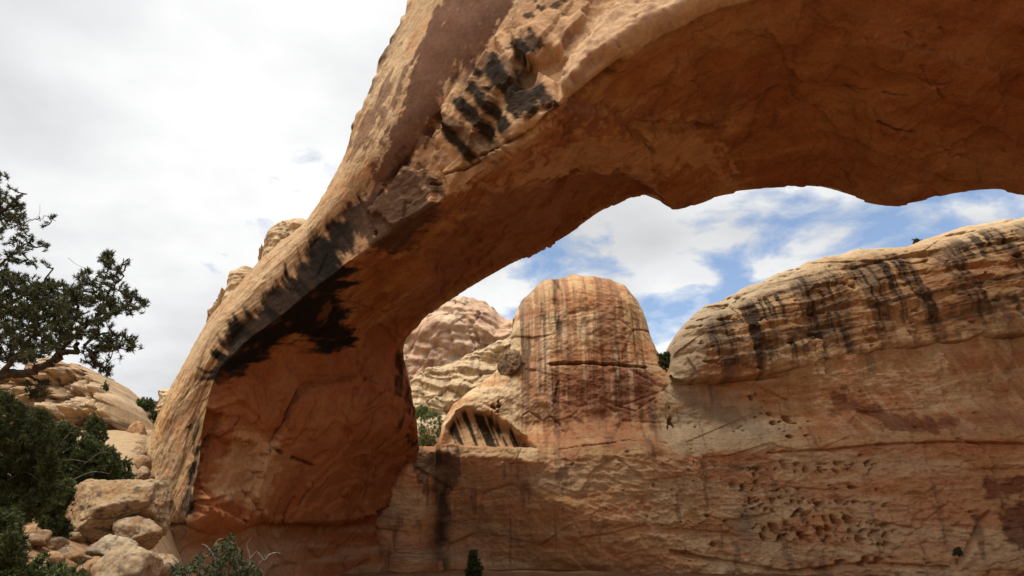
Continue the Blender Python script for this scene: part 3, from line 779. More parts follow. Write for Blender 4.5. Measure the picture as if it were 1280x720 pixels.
# --- the great streaked block on the right, riding above the bedding crack
OVX = -0.5
btop_px = [(838,466),(841,448),(845,425),(856,404),(872,388),(900,373),(940,353),(980,334),(1010,322),(1040,314),(1062,307),(1100,304),(1146,300),(1162,292),(1190,282),(1230,272),(1280,264),(1400,245),(1600,230)]
btop = sorted([wp(*q, OVX + float(np.interp(q[0], [838, 900, 1050, 1400], [3.0, 5.2, 5.8, 6.5]))) for q in btop_px])
bbot_px = [(838,468),(860,474),(900,474),(960,468),(1000,460),(1060,446),(1120,432),(1200,424),(1280,414),(1500,400)]
bb = np.array(sorted([wp(*q, OVX) for q in bbot_px]))
def block_disp(p, x, z, dc):
    q = np.stack([x, np.zeros_like(x), z], 1)
    zb = np.interp(x, bb[:, 0], bb[:, 1]) + .25 * fbm(q, .6, 4, off=1)
    y = (1 - sstep(-.05, .5, z - zb)) * np.interp(x, [btop[0][0], btop[0][0] + 10, btop[0][0] + 20], [5., 3., 2.])                    # undercut below the crack
    y += sstep(0., 8., z - zb) * .8
    dz = z - zb
    for hh, w, dd, o in ((2.6, .22, .25, 3), (4.3, .25, .3, 4), (6.5, .3, .3, 5), (8.2, .25, .35, 6)):
        hz = dz - hh + .5 * fbm(q, (.15, 1, .15), 3, off=o)
        y += dd * np.exp(-(hz / w) ** 2) * sstep(-.3, .2, fbm(q, (.12, 1, .2), 2, off=o + 1))
    bed = np.stack([.10 * x, np.full_like(x, 1.3), 1.5 * (z - .16 * x) + .3 * fbm(q, .3, 2)], 1)
    y -= .16 * terrace(fbm(bed, 1, 3, .55), 3, .65)
    y -= .5 * fbm(q, .13, 3, off=2) + .24 * fbm(q, .5, 4, .6, off=3) + .05 * fbm(q, 3, 3, .6, off=4)
    b1, e1 = blocks(q, (.25, 1, .45), 15)
    y -= .3 * b1
    pits = fbm(q, (.8, 1, 1.2), 3, off=12)
    y += .5 * sstep(.5, .75, pits)
    return y
def block_col(p, x, z, dc):
    q = np.stack([x, np.zeros_like(x), z], 1)
    zb = np.interp(x, bb[:, 0], bb[:, 1]); dz = z - zb
    n1 = fbm(q, (.2, 1, .3), 4, .55, off=80); n2 = fbm(q, (.8, 1, 1.2), 5, .6, off=81)
    c = np.tile(np.array([.50, .315, .165], np.float32), (len(x), 1))
    c = mixc(c, [.58, .42, .25], sstep(.0, .35, n1 + .4 * n2) * .85)
    c = mixc(c, [.40, .19, .095], sstep(.1, .6, -n1 + .3 * n2) * .6)
    capl = 1 - sstep(1.0, 3.2, dc + .9 * n2)
    leftcap = 1 - sstep(btop[0][0] + 8, btop[0][0] + 16, x)
    c = mixc(c, [.50, .39, .26], capl * (.35 + .6 * leftcap))
    body = sstep(1.2, 2.6, dc + .6 * n1)
    hgt = np.interp(x, [b[0] for b in btop], [b[1] for b in btop]) - zb
    upper = sstep(-.05, .38, dz / np.maximum(hgt, 1) + .30 * fbm(np.stack([x * .9, 0 * x, z * .03], 1), 1, 3, off=87))
    s1 = drips(x + .08 * z, z, .6, .04, 82., -.10, .25)
    c = mixc(c, [.10, .065, .048], body * s1 * upper * .6)
    s2 = drips(x + .06 * z, z, 2.0, .055, 83., .02, .25)
    c = mixc(c, [.045, .034, .03], body * s2 * sstep(-.3, .3, n1 + .5 * s1) * upper * .85)
    c = mixc(c, [.30, .13, .07], body * drips(x, z, .7, .06, 84., .1, .4) * (1 - upper) * .6)
    bandn = fbm(np.stack([x * .08, np.zeros_like(x), (z - .16 * x) * 1.1], 1), 1, 5, .6, off=85)
    c = mixc(c, [.08, .055, .042], body * sstep(.22, .5, bandn + .3 * n2) * upper * .7)
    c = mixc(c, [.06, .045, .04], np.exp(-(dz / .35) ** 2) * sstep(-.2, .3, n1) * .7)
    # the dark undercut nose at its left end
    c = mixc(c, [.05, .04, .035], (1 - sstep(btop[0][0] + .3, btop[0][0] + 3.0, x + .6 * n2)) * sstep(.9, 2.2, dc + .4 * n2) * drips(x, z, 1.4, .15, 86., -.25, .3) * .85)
    return c
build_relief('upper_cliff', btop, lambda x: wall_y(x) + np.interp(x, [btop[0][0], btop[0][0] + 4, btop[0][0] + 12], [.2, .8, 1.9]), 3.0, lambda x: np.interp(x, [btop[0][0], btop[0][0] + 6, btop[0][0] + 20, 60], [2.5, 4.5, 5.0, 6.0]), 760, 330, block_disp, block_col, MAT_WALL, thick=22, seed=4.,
             label='long rounded cliff block with black vertical streaks at right', category='cliff')

# --- rock masses further off
def simple_disp(amp, f, seed, bands=.4):
    def fn(p, x, z, dc):
        q = np.stack([x, np.full_like(x, seed), z], 1)
        b1, e1 = blocks(q, (f * 1.4, 1, f * 1.1), int(seed) + 2)
        y = -amp * fbm(q, f, 4, off=seed) - amp * .9 * b1
        bed = np.stack([f * .4 * x, np.full_like(x, seed), 5 * f * z + 1.2 * fbm(q, f, 2)], 1)
        y -= amp * bands * terrace(fbm(bed, 1, 3), 3, .6)
        y -= amp * .28 * fbm(q, f * 4, 4, .6, off=seed + 3)
        b2, e2 = blocks(q, (f * 3.2, 1, f * 2.2), int(seed) + 9)
        y -= amp * .35 * b2
        y += amp * .30 * np.clip(1 - e1 / .06, 0, 1) + amp * .12 * np.clip(1 - e2 / .06, 0, 1)
        return y
    return fn
def simple_col(base, tint, dark, seed, f=.3, dk=.5, streak=.4):
    def fn(p, x, z, dc):
        q = np.stack([x, np.full_like(x, seed), z], 1)
        n1 = fbm(q, f, 4, off=seed); n2 = fbm(q, f * 3, 4, .6, off=seed + 1)
        c = np.tile(np.array(base, np.float32), (len(x), 1))
        c = mixc(c, tint, sstep(-.05, .5, n1 + .4 * n2) * .8)
        c = mixc(c, dark, drips(x, z, f * 4, f * .5, seed + 5, .22, .35) * streak * sstep(.4, 2, dc))
        c = mixc(c, dark, sstep(.35, .7, n2 - .4 * n1) * dk)
        return c
    return fn
def px_top(pts, Y): return sorted([tuple(at(a, b, Y)[[0, 2]]) for a, b in pts])
build_relief('rock_butte', px_top([(440,700),(450,470),(490,410),(520,395),(548,378),(566,373),(590,371),(606,376),(622,390),(632,402),(655,405),(700,420),(760,600)], 127), lambda x: np.full_like(x, 118.), -5, 9., 330, 220,
             simple_disp(2.2, .09, 1.), simple_col((.49, .325, .215), (.54, .41, .285), (.24, .12, .095), 2., .12, .6, .6), MAT_FAR, thick=40, seed=1.,
             label='distant pale pinkish butte glimpsed between arch leg and dome', category='rock butte')
build_relief('rock_ridge', px_top([(430,720),(460,560),(500,490),(520,474),(545,458),(575,446),(600,436),(630,424),(655,414),(700,410),(760,600)], 88), lambda x: np.full_like(x, 82.), -4, 6., 330, 220,
             simple_disp(1.5, .13, 3., .8), simple_col((.50, .37, .23), (.54, .42, .27), (.20, .14, .10), 4., .2, .55, .5), MAT_FAR, thick=25, seed=2.,
             label='pale yellow sloping ridge just left of the dome', category='rock ridge')
build_relief('rock_ledge', px_top([(480,760),(495,560),(512,530),(535,522),(560,518),(600,516),(660,700)], 68.5), lambda x: np.full_like(x, 66.), -4, 2.5, 160, 120,
             simple_disp(.7, .25, 5.), simple_col((.52, .42, .28), (.55, .45, .33), (.25, .18, .12), 6., .4, .3, .2), MAT_FAR, thick=14, seed=3.,
             label='low pale ledge behind the shrub in the gap beside the dome', category='rock ledge')
def hill_disp(p, x, z, dc):
    q = np.stack([x + .35 * z, np.full_like(x, 7.), z], 1)
    y = simple_disp(2.4, .27, 7., .12)(p, x, z, dc)
    y -= 1.3 * ridged(q, (.32, 1, .2), 4, off=3)
    b, e = blocks(q, (.5, 1, .3), 5)
    b3, e3 = blocks(q, (.95, 1, .26), 25)
    return y - .9 * b + .6 * np.clip(1 - e / .07, 0, 1) - 1.0 * b3 + .5 * np.clip(1 - e3 / .08, 0, 1)
build_relief('rock_outcrop', px_top([(-420,760),(-380,520),(-200,470),(-60,462),(0,470),(20,464),(45,458),(62,456),(96,461),(108,466),(118,480),(128,487),(140,496),(150,504),(160,514),(165,524),(167,545),(170,575),(176,602),(190,640),(200,690)], 51), lambda x: 48. + .25 * np.abs(x + 26), .0, 1.6, 560, 330,
             hill_disp, simple_col((.41, .285, .17), (.45, .335, .215), (.14, .10, .07), 8., .35, .9, .6), MAT_WALL, thick=26, seed=5., top_noise=.7,
             label='weathered pale sandstone hill on the left behind the junipers', category='rock outcrop')
for nm, pts, Y, sd_, lb in (
    ('capped_rock', [(270,420),(269,390),(271,372),(279,356),(290,344),(304,337),(316,336),(330,345),(350,420)], 47, 11., 'rounded knob with a small hole on the lower arch skyline'),
    ('capped_rock', [(322,360),(326,326),(328,306),(336,294),(349,283),(366,278),(385,276),(400,290),(410,360)], 46, 13., 'smooth beige knob higher up the arch skyline'),
    ('capped_rock', [(190,560),(196,520),(197,500),(203,489),(215,485),(228,487),(240,500),(250,560)], 58, 15., 'small capped knob beside the foot of the arch by the tree')):
    z0 = at(pts[0][0], pts[0][1], Y)[2] - 2
    build_relief(nm, px_top(pts, Y + 2.2), (lambda Y_: (lambda x: np.full_like(x, Y_)))(Y), z0, 2.2, 130, 100, simple_disp(.26, .6, sd_, .8),
                 simple_col((.50, .37, .225), (.53, .40, .26), (.10, .075, .06), sd_, .8, .7, .4), MAT_WALL, thick=5, seed=sd_, top_noise=.1, label=lb, category='rock knob', group='knobs on the arch skyline')

# ------------------------------------------------------------------ boulders
def ico(sub):
    import bmesh
    bm = bmesh.new(); bmesh.ops.create_icosphere(bm, subdivisions=sub, radius=1)
    V = np.array([v.co[:] for v in bm.verts]); F = np.array([[v.index for v in f.verts] for f in bm.faces]); bm.free()
    return V, F
ICO = {k: ico(k) for k in (4, 5, 6)}
def boulder(pos, dims, rot, seed, label, planes=None, nplane=13, base=(.35, .245, .145), tint=(.30, .175, .09), dark=(.10, .075, .06), dk=.3, soft=.022, sub=5, group='boulders piled at the foot of the arch'):
    V, F = ICO[sub]
    r_ = np.random.default_rng(seed)
    pl = list(planes or [])
    for _ in range(nplane):
        n = r_.normal(size=3); n /= np.linalg.norm(n); pl.append((n, r_.uniform(.60, .98)))
    r = np.full(len(V), 1.05)
    acc = np.exp(-r / soft)
    for n, h in pl:
        n = np.asarray(n, float); n /= np.linalg.norm(n)
        dn = V @ n
        rr = np.where(dn > .12, h / np.maximum(dn, .12), 3.)
        acc += np.exp(-rr / soft)
    r = -soft * np.log(acc)
    p = V * r[:, None] * np.array(dims)
    sc_ = 1.0 / max(dims)
    tq = terrace(fbm(p, 1.6 * sc_, 3, off=seed + 7), 3, .85)
    p += V * (.05 * max(dims) * tq + .02 * max(dims) * fbm(p, 1.1 * sc_, 3, off=seed) + .045 * max(dims) * fbm(p, 3.5 * sc_, 4, .6, off=seed + 1) + .012 * max(dims) * fbm(p, 12 * sc_, 3, .6, off=seed + 2))[:, None]
    crk = np.exp(-(perlin(p * 1.25 * sc_ + seed) / .022) ** 2) + .7 * np.exp(-(perlin(p * 2.6 * sc_ + seed + 9) / .02) ** 2)
    p -= V * (.035 * max(dims) * np.clip(crk, 0, 1))[:, None]
    n1 = fbm(p, 1.6 * sc_, 4, off=seed + 3); n2 = fbm(p, 5 * sc_, 4, .6, off=seed + 4)
    c = np.tile(np.array(base, np.float32), (len(p), 1))
    c = mixc(c, tint, sstep(.0, .5, n1 + .3 * n2)); c = mixc(c, dark, sstep(.28, .6, n2 - .3 * n1) * dk * 2); c = mixc(c, dark, np.clip(crk, 0, 1) * .6); c = c * .88
    o = link('boulder', mesh_from('boulder', p, F, MAT_BOULDER, c), label=label, category='boulder', **({'group': group} if group else {}))
    o.location = pos; o.rotation_euler = rot
    return o
B = lambda px, py, Y: tuple(at(px, py, Y))
boulder(B(147, 640, 20), (1.45, 1.25, 1.12), (0, 0, 0), 3, 'largest boulder, angular with a flat tan top, leaning by the leg', sub=6, nplane=0,
        planes=[((.06, -.22, 1), .70), ((-.55, -.85, .12), .70), ((.50, -.72, -.62), .55), ((1, -.15, .25), .80), ((-1, .1, -.1), .82), ((0, 1, .1), .9), ((0, 0, -1), .86), ((.1, -.85, .60), .76), ((-.4, -.3, -1), .82), ((.75, -.5, .45), .86)], base=(.36, .255, .15), tint=(.30, .18, .09), dk=.45, soft=.014)
boulder(B(97, 645, 20.8), (.75, .7, .68), (0, .2, .5), 5, 'brown shaded boulder tucked behind the left of the largest one', tint=(.36, .2, .11))
boulder(B(86, 673, 19), (.27, .25, .22), (0, 0, .4), 8, 'small rounded stone left below the largest boulder', sub=4)
boulder(B(172, 668, 19.5), (.66, .6, .42), (.1, .25, .2), 12, 'wedge shaped boulder under the right side of the largest one', sub=5, base=(.36, .26, .165))
boulder(B(191, 646, 21.5), (.36, .4, .45), (0, 0, .1), 15, 'upright small boulder squeezed against the arch leg', sub=4)
boulder(B(140, 690, 17.5), (.62, .5, .36), (0, 0, -.2), 21, 'pale cream flat boulder below the largest one', base=(.45, .36, .255), tint=(.40, .30, .20))
boulder(B(168, 712, 15), (.72, .7, .50), (0, -.12, .3), 26, 'smooth beige boulder at the bottom edge of the view', base=(.39, .29, .185), nplane=10)
boulder(B(196, 706, 16), (.42, .45, .36), (0, .2, .1), 28, 'round tan boulder right of the bottom edge one', base=(.38, .28, .175), nplane=10, sub=4)
boulder(B(82, 699, 16.5), (.60, .5, .30), (0, 0, .2), 31, 'low speckled tan boulder among the junipers', base=(.37, .26, .16), nplane=8)
boulder(B(118, 706, 16.6), (.34, .35, .18), (0, 0, .9), 33, 'low orange brown stone between flat boulders', base=(.36, .22, .12), sub=4)
boulder(B(22, 676, 15), (.5, .3, .16), (0, .1, .5), 36, 'long flat stone lying among the left junipers', sub=4, base=(.35, .24, .15))
boulder(B(46, 672, 15.5), (.3, .3, .2), (0, .1, 1.5), 38, 'orange tan stone between the left junipers', sub=4, base=(.36, .23, .13))
boulder(B(58, 682, 16.2), (.5, .4, .22), (0, .1, .1), 41, 'grey brown slab half hidden beside the small stone', sub=4, base=(.40, .29, .19))
# stones in the gully
for i, (a, b, Y, sx, s, lb) in enumerate([(172,541,44,.75,.7,'round orange boulder at the top of the gully'), (184,561,42,.9,.4,'flat pale stone midway up the gully'), (174,567,40,.5,.4,'pale stone stacked in the gully'),
                                      (179,580,38,.5,.55,'orange stone low in the gully'), (191,572,40,.45,.4,'small pale stone beside the arch foot in the gully'), (175,595,36,.5,.45,'tan stone at the gully bottom')]):
    boulder(B(a, b, Y), (sx, sx, s), (.2 * i, .3, i), 50 + i, lb, sub=4, nplane=14, base=(.38, .28, .175) if i % 3 else (.40, .23, .12), group='stones in the gully')
boulder(tuple(at(638, 455, 59.6)), (1.1, 1.5, 1.25), (0, .3, .4), 63, 'dark stained rounded rock lodged on the left shoulder of the dome', sub=5, base=(.20, .13, .08), tint=(.30, .20, .12), dark=(.09, .06, .045), dk=.5, group='')
q_ = np.random.default_rng(77)
for i in range(46):
    if i < 30: px, py, Y = q_.uniform(20, 205), 0, q_.uniform(14.5, 19.5)
    else: px, py, Y = q_.uniform(163, 193), 0, q_.uniform(34, 46)
    x_ = at(px, 660, Y)[0]; z_ = float(ground_h(np.array([x_]), np.array([Y]))[0])
    sz = q_.uniform(.06, .16) * (1 if i < 30 else 2.2)
    boulder((x_, Y, z_ + sz * .3), (sz * 1.3, sz, sz * .8), tuple(q_.uniform(-1, 1, 3)), 100 + i, 'small loose tan stone lying in the rubble between the boulders' if i < 30 else 'small loose stone on the gully floor beside the arch', sub=4, nplane=12,
            base=(.42, .30, .19) if i % 2 else (.38, .23, .13), group='loose rubble among the boulders' if i < 30 else 'loose rubble in the gully')

# ------------------------------------------------------------------ plants
def tube(pts, radii, sides=5):
    pts = np.asarray(pts, float); n = len(pts)
    T = np.gradient(pts, axis=0); T /= np.linalg.norm(T, axis=1)[:, None] + 1e-9
    ref = np.array([.3, .2, .93]); A_ = np.cross(T, ref); A_ /= np.linalg.norm(A_, axis=1)[:, None] + 1e-9
    B_ = np.cross(T, A_)
    an = np.arange(sides) / sides * 2 * np.pi
    V = pts[:, None] + (A_[:, None] * np.cos(an)[None, :, None] + B_[:, None] * np.sin(an)[None, :, None]) * np.asarray(radii)[:, None, None]
    F = grid_faces(n, sides, True)
    return V.reshape(-1, 3), F
class Tubes:
    def __init__(s): s.V = []; s.F = []; s.n = 0
    def add(s, pts, radii, sides=5):
        v, f = tube(pts, radii, sides); s.V.append(v); s.F.append(f + s.n); s.n += len(v)
    def build(s, name, mat, parent):
        if not s.V: return None
        return link(name, mesh_from(name, np.concatenate(s.V), np.concatenate(s.F), mat), parent)
def smooth_path(pts, n):
    pts = np.asarray(pts, float)
    if len(pts) == 2: return pts[0] + (pts[1] - pts[0]) * np.linspace(0, 1, n)[:, None]
    ext = np.concatenate([[2 * pts[0] - pts[1]], pts, [2 * pts[-1] - pts[-2]]])
    t = np.linspace(0, len(pts) - 1, n); i = np.clip(t.astype(int), 0, len(pts) - 2); f = (t - i)[:, None]
    p0, p1, p2, p3 = ext[i], ext[i + 1], ext[i + 2], ext[i + 3]
    return .5 * (2 * p1 + (p2 - p0) * f + (2 * p0 - 5 * p1 + 4 * p2 - p3) * f ** 2 + (3 * p1 - p0 - 3 * p2 + p3) * f ** 3)
def needles(cent, axis, nper, length, width, spread, r_):
    """short blades fanned about an axis at each centre"""
    n = len(cent); c = np.repeat(cent, nper, 0); a = np.repeat(axis, nper, 0)
    d_ = a + spread * r_.normal(size=(n * nper, 3)); d_ /= np.linalg.norm(d_, axis=1)[:, None]
    s_ = np.cross(d_, r_.normal(size=(n * nper, 3))); s_ /= np.linalg.norm(s_, axis=1)[:, None] + 1e-9
    L = length * r_.uniform(.6, 1.15, size=(n * nper, 1)); w = width * r_.uniform(.7, 1.2, size=(n * nper, 1))
    b = c + a * (r_.uniform(-.5, .5, size=(n * nper, 1)) * length)
    V = np.stack([b - s_ * w * .5, b + s_ * w * .5, b + d_ * L * .6 + s_ * w * .6, b + d_ * L], 1).reshape(-1, 3)
    k = np.arange(n * nper)[:, None] * 4
    F = k + np.array([[0, 1, 2, 3]])
    tone = np.repeat(r_.uniform(0, 1, size=n), nper)[:, None].repeat(4, 1).ravel()
    return V, F, np.stack([tone] * 3, 1)
def in_poly_samples(poly, n, r_):
    P2 = np.array(poly, float); lo, hi = P2.min(0), P2.max(0); out = []
    while len(out) < n:
        q = lo + (hi - lo) * r_.uniform(size=(n * 3, 2))
        s = sdf_poly(q[:, 0], q[:, 1], [tuple(a) for a in P2]) > 0
        out += list(q[s])
    return np.array(out[:n])
def plant(name, label, cat, limbs, clumps, tuft, leaf, seed, root, group=None, bark=None, trunk_r=.12, twig_r=.012, per_tip=3, dead=None, extra=None):
    """limbs: polylines of 3-D points; clumps: (outline readings, distance, depth spread, number of shoots)"""
    r_ = np.random.default_rng(seed)
    e = bpy.data.objects.new(name, None); COL.objects.link(e); e.location = root
    e['label'] = label; e['category'] = cat
    if group: e['group'] = group
    org = np.array(root)
    tb = Tubes(); nodes = []; nrad = []
    for pts, r0, r1 in limbs:
        sp = smooth_path(pts, 6 * len(pts)); sp += .04 * r_.normal(size=sp.shape) * np.linspace(0, 1, len(sp))[:, None]
        rad = np.linspace(r0, r1, len(sp)); tb.add(sp - org, rad, 7); nodes.append(sp); nrad.append(rad)
    nodes = np.concatenate(nodes); nrad = np.concatenate(nrad)
    tips = []; ax = []
    for poly, Y, dsp, n in clumps:
        for (px, py) in in_poly_samples(poly, n, r_):
            tips.append(at(px, py, Y + dsp * r_.uniform(-1, 1)))
    tips = np.array(tips)
    # shoots grow in order of distance from the limbs, each from the nearest wood already there
    dmin = np.min(np.linalg.norm(tips[:, None] - nodes[None, ::3], axis=2), axis=1)
    order = np.argsort(dmin)
    npool = [nodes]; pool = nodes
    cent = []; axis = []
    added = []
    for cnt, k in enumerate(order):
        if cnt % 12 == 0 and added:
            pool = np.concatenate([pool] + added); added = []
        t = tips[k]
        dd = np.linalg.norm(pool - t, axis=1) + .35 * np.maximum(0, pool[:, 2] - t[2])
        b = pool[np.argmin(dd)]
        L = np.linalg.norm(t - b) + 1e-6
        mid = (b + t) / 2 + np.array([0, 0, -.10 * L]) + .06 * L * r_.normal(size=3)
        path = smooth_path([b, mid, t], 5)
        tb.add(path - org, np.linspace(twig_r * (1 + .5 * L), twig_r * .4, 5), 3)
        added.append(path[2:])
        dr = path[-1] - path[-2]; dr /= np.linalg.norm(dr) + 1e-9
        for s in range(per_tip):
            f = 1 - s / per_tip * min(.8, .35 / max(L, .05) * tuft['step'] * per_tip)
            q = b + (t - b) * f if s else t
            j = r_.normal(size=3)
            a = dr + .55 * j + np.array([0, 0, .35]); a /= np.linalg.norm(a)
            cent.append(q + (.06 * tuft['len'] * 8 * r_.normal(size=3) if s else 0)); axis.append(a)
    tb.build('trunk', bark or MAT_BARK, e)
    V, F, C_ = needles(np.array(cent) - org, np.array(axis), tuft['n'], tuft['len'], tuft['w'], tuft['spread'], r_)
    link('crown', mesh_from('crown', V, F, leaf, C_, smooth=False), e)
    if dead:
        for pts, r0, r1 in dead:
            dt = Tubes(); sp = smooth_path(pts, 4 * len(pts)); dt.add(sp - org, np.linspace(r0, r1, len(sp)), 4)
            dt.build('dead_twig', MAT_DEAD, e)
    return e
def L3(pts, Y): return [at(a, b, Y + (c[0] if c else 0)) for a, b, *c in pts]
gh = lambda x, y: float(ground_h(np.array([x]), np.array([y]))[0])

# the big pinyon pine at the left edge: its trunk stands just outside the frame
PY = 9.0
pr = at(-110, 600, PY); pr[2] = gh(pr[0], pr[1]) - .1
lm = [
 ([pr, at(-105, 560, PY), at(-90, 420, PY), at(-70, 300, PY), at(-40, 210, PY + .2)], .16, .04),
 (L3([(-100,500),(-50,485),(0,469),(30,466),(60,456),(80,442),(105,432)], PY), .085, .03),
 (L3([(60,456),(84,430),(110,405),(135,378),(150,345),(158,322)], PY), .035, .008),
 (L3([(105,432),(125,418,.1),(150,424,.1),(170,430,.1)], PY), .022, .006),
 (L3([(84,430),(95,390,-.2),(108,355,-.2),(110,335,-.2)], PY), .025, .006),
 (L3([(105,432),(118,448),(128,460),(136,474)], PY), .015, .005),
 (L3([(30,466),(45,475,.1),(60,480,.1),(42,492,.1)], PY), .02, .006),
 (L3([(110,405),(140,392,.2),(165,380,.2),(184,379,.2)], PY), .02, .005),
 (L3([(-90,420),(-40,400,.3),(10,380,.3),(40,360,.3),(60,345,.3)], PY), .05, .01),
 (L3([(-70,300),(-40,290,-.2),(0,265,-.2),(20,250,-.2),(28,242)], PY), .04, .008),
 (L3([(-80,350),(-30,345,.1),(5,330,.1),(25,305,.1)], PY), .04, .008),
 (L3([(20,282),(40,275),(55,272),(66,272)], PY), .008, .004),
 (L3([(0,469),(25,440,-.3),(45,410,-.3),(55,380,-.3)], PY), .04, .01),
]
cl = [
 ([(-60,330),(30,345),(60,350),(80,372),(95,420),(70,440),(40,452),(-60,460)], PY, .9, 700),
 ([(-60,230),(5,215),(20,240),(34,262),(30,300),(30,330),(12,345),(-60,350)], PY, .6, 230),
 ([(60,352),(80,350),(100,372),(105,420),(85,430),(70,400)], PY, .5, 60),
 ([(88,360),(108,330),(125,352),(150,372),(140,405),(112,425),(100,410)], PY, .45, 100),
 ([(120,345),(128,318),(142,312),(146,340),(138,362)], PY, .3, 26),
 ([(145,345),(150,322),(168,316),(160,330),(152,350)], PY, .2, 6),
 ([(140,362),(168,352),(172,368),(184,378),(165,392),(140,395)], PY, .4, 32),
 ([(112,420),(150,412),(172,424),(170,436),(140,442),(118,440)], PY, .4, 44),
 ([(96,432),(135,448),(138,470),(122,462),(104,450)], PY, .3, 18),
 ([(28,482),(50,470),(68,480),(52,496),(38,500)], PY, .3, 12),
 ([(40,338),(60,328),(62,300),(36,290),(30,320)], PY, .3, 8),
 ([(60,268),(68,270),(66,275)], PY, .1, 1), ([(50,279),(60,280),(55,284)], PY, .1, 1), ([(34,288),(42,296),(36,302)], PY, .1, 2),
]
plant('pine_tree', 'dark green pinyon pine reaching in from the left edge against the sky', 'tree', lm, cl, dict(n=30, len=.062, w=.008, spread=.7, step=.30), MAT_PINE, 21, pr, per_tip=3,
      dead=[(L3([(85,322),(95,330),(108,336)], PY), .003, .002), (L3([(32,280),(48,270),(50,256)], PY), .003, .002), (L3([(124,445),(134,452),(148,448),(150,456)], PY), .003, .002)])

# junipers below the pine
JT = dict(n=22, len=.085, w=.014, spread=.8, step=.35)
def juniper(label, poly, Y, dsp, n, seed, basepx, tuft=JT, leaf=MAT_JUN, r0=.05, name='juniper', per_tip=5, group='junipers at the left', bark=None, dead=None, cat='juniper'):
    b = at(*basepx, Y)
    if Y < 30: b[2] = min(gh(b[0], b[1]), b[2]) - .1
    P2 = np.array(poly, float); cen = P2.mean(0); lb = []
    for q in P2[::2]:
        m = cen * .5 + q * .5
        lb.append(([b, b * .5 + at(cen[0], cen[1] * .5 + q[1] * .5, Y) * .5, at(m[0], m[1], Y), at(*(q * .8 + cen * .2), Y)], r0, r0 * .12))
    return plant(name, label, cat, lb, [(poly, Y, dsp, n)], tuft, leaf, seed, b, group=group, per_tip=per_tip, twig_r=.010, dead=dead, bark=bark)
JD1 = [(L3(p, 10.6), .010, .003) for p in ([(-10,560),(15,575),(40,572),(58,580)], [(10,600),(30,590),(48,600)], [(-10,520),(12,512),(26,516)], [(20,630),(40,615),(60,618)], [(5,545),(25,538),(44,545)], [(40,560),(52,548),(60,536)])]
JD2 = [(L3(p, 21.6), .016, .005) for p in ([(60,590),(85,575),(110,578)], [(90,600),(115,590),(138,592)], [(70,556),(84,545),(90,534)], [(105,580),(125,566),(140,566)])]
juniper('broad dark juniper directly below the pine branch', [(-60,492),(0,490),(30,505),(62,520),(74,560),(70,620),(34,655),(-60,660)], 11.5, 1.2, 1000, 31, (-45,700), dead=JD1)
juniper('dark juniper in front of the hill, left of the largest boulder', [(48,528),(85,530),(112,548),(140,560),(152,580),(140,600),(100,604),(70,625),(50,640),(40,580)], 22.8, 1.2, 900, 32, (112,650), tuft=dict(n=22, len=.11, w=.022, spread=.8, step=.35), dead=JD2)
juniper('small upright juniper growing against the pale hill', [(104,545),(108,522),(118,518),(132,530),(134,548),(122,562)], 26, .7, 150, 33, (118,600))
juniper('sprawling juniper in the lower left corner', [(-60,640),(10,640),(28,655),(32,690),(20,720),(40,760),(-60,760)], 9, .8, 420, 34, (-10,790))
juniper('shadowed juniper between the hill foot and the largest boulder', [(40,560),(80,545),(120,560),(160,578),(168,598),(150,606),(110,612),(60,625),(35,620)], 25, 1.2, 420, 53, (100,640), tuft=dict(n=22, len=.12, w=.024, spread=.8, step=.35))
juniper('bright green shrub below the dark junipers', [(52,612),(88,600),(94,615),(80,642),(72,662),(58,668),(45,650)], 16.5, .6, 240, 35, (68,672), leaf=MAT_JUN)
juniper('low green sprigs along the bottom left edge', [(25,712),(50,700),(62,706),(86,704),(100,716),(110,730),(30,745)], 9.5, .4, 60, 36, (60,780), leaf=MAT_BUSH, r0=.03)
juniper('dull green tuft left of the largest boulder', [(60,655),(82,648),(92,660),(85,672),(66,674)], 17.5, .3, 40, 37, (76,690), r0=.03)
# lone tree at the head of the gully
juniper('lone dark tree standing in the notch at the head of the gully', [(163,530),(165,512),(172,502),(182,499),(192,503),(195,520),(192,538),(178,540)], 56, 1.4, 150, 38, (180,548), tuft=dict(n=18, len=.24, w=.06, spread=.9, step=.35), name='gully_tree', group=None, cat='tree', r0=.14)
juniper('low dark shrub under the lone gully tree', [(168,552),(180,543),(194,544),(193,552),(176,558)], 46, .5, 40, 39, (182,562), tuft=dict(n=16, len=.16, w=.05, spread=.9, step=.35), name='shrub', group=None, cat='shrub', r0=.04)
juniper('tiny lone conifer on the left hill skyline', [(130,486),(132,476),(135,488)], 34.5, .1, 14, 40, (133,490), tuft=dict(n=10, len=.10, w=.03, spread=.8, step=.35), name='conifer', group=None, cat='tree', r0=.02)
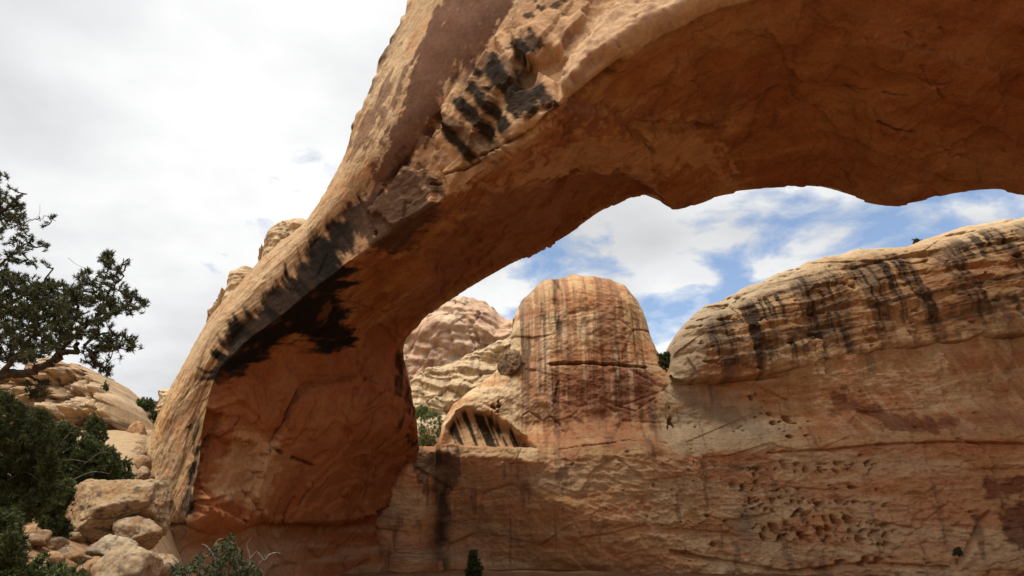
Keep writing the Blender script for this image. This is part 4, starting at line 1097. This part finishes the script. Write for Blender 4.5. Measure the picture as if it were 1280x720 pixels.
# bush at the bottom with dead branches
BY = 13.
bdead = [(L3(p, BY), .022, .007) for p in ([(310,735),(320,712),(328,700),(333,692)], [(331,702),(336,694),(345,691),(350,692)], [(331,702),(322,690)], [(311,715),(313,700),(309,682),(314,673)], [(313,698),(322,688)],
                                            [(270,700),(266,690),(272,676),(280,673)], [(268,694),(258,683),(252,680)], [(222,735),(221,712),(226,700),(230,690)], [(221,712),(212,704),(206,706)], [(300,730),(297,705),(299,690)], [(224,705),(216,698)])]
juniper('green bush with bare grey twigs at the bottom in front of the arch foot', [(205,725),(215,712),(240,705),(262,690),(270,688),(280,676),(296,672),(300,685),(306,700),(322,712),(330,740),(215,745)], BY, .7, 150, 45, (270,790),
        tuft=dict(n=14, len=.085, w=.018, spread=.8, step=.35), leaf=MAT_DULL, name='bush', group=None, cat='bush', r0=.025, dead=bdead, per_tip=4)
# plants in the gaps of the cliff
juniper('light green shrub in the gap between arch leg and dome', [(524,560),(524,530),(530,516),(540,512),(552,520),(550,545),(545,566)], 60.5, .6, 70, 46, (538,572), tuft=dict(n=14, len=.24, w=.045, spread=.8, step=.35), leaf=MAT_BUSH, name='shrub', group=None, cat='shrub', r0=.05)
juniper('green tuft behind the gap shrub', [(519,523),(524,508),(534,510),(536,520)], 64.5, .4, 40, 47, (526,528), tuft=dict(n=14, len=.22, w=.06, spread=.8, step=.35), leaf=MAT_BUSH, name='shrub', group=None, cat='shrub', r0=.05)
juniper('dark shrub in the notch between dome and upper cliff', [(821,458),(824,444),(832,441),(842,448),(843,466),(830,466)], 58.2, .4, 70, 48, (832,470), tuft=dict(n=14, len=.22, w=.06, spread=.9, step=.35), name='shrub', group=None, cat='shrub', r0=.05)
juniper('slim dark sapling standing before the shaded alcove', [(584,720),(587,700),(590,688),(594,690),(599,706),(601,722)], 50, .4, 70, 50, (592,735), tuft=dict(n=14, len=.20, w=.05, spread=.8, step=.35), name='sapling', group=None, cat='tree', r0=.05)
juniper('tiny dark bush on top of the right cliff', [(1143,304),(1144,300),(1150,300),(1152,304)], 55.5, .15, 14, 51, (1147,308), tuft=dict(n=12, len=.18, w=.06, spread=.9, step=.35), name='shrub', group=None, cat='shrub', r0=.03)
juniper('small olive bush at the foot of the right wall', [(1192,694),(1194,686),(1201,685),(1204,693)], 47.2, .2, 22, 52, (1198,696), tuft=dict(n=12, len=.13, w=.035, spread=.9, step=.35), leaf=MAT_DULL, name='shrub', group=None, cat='shrub', r0=.03)
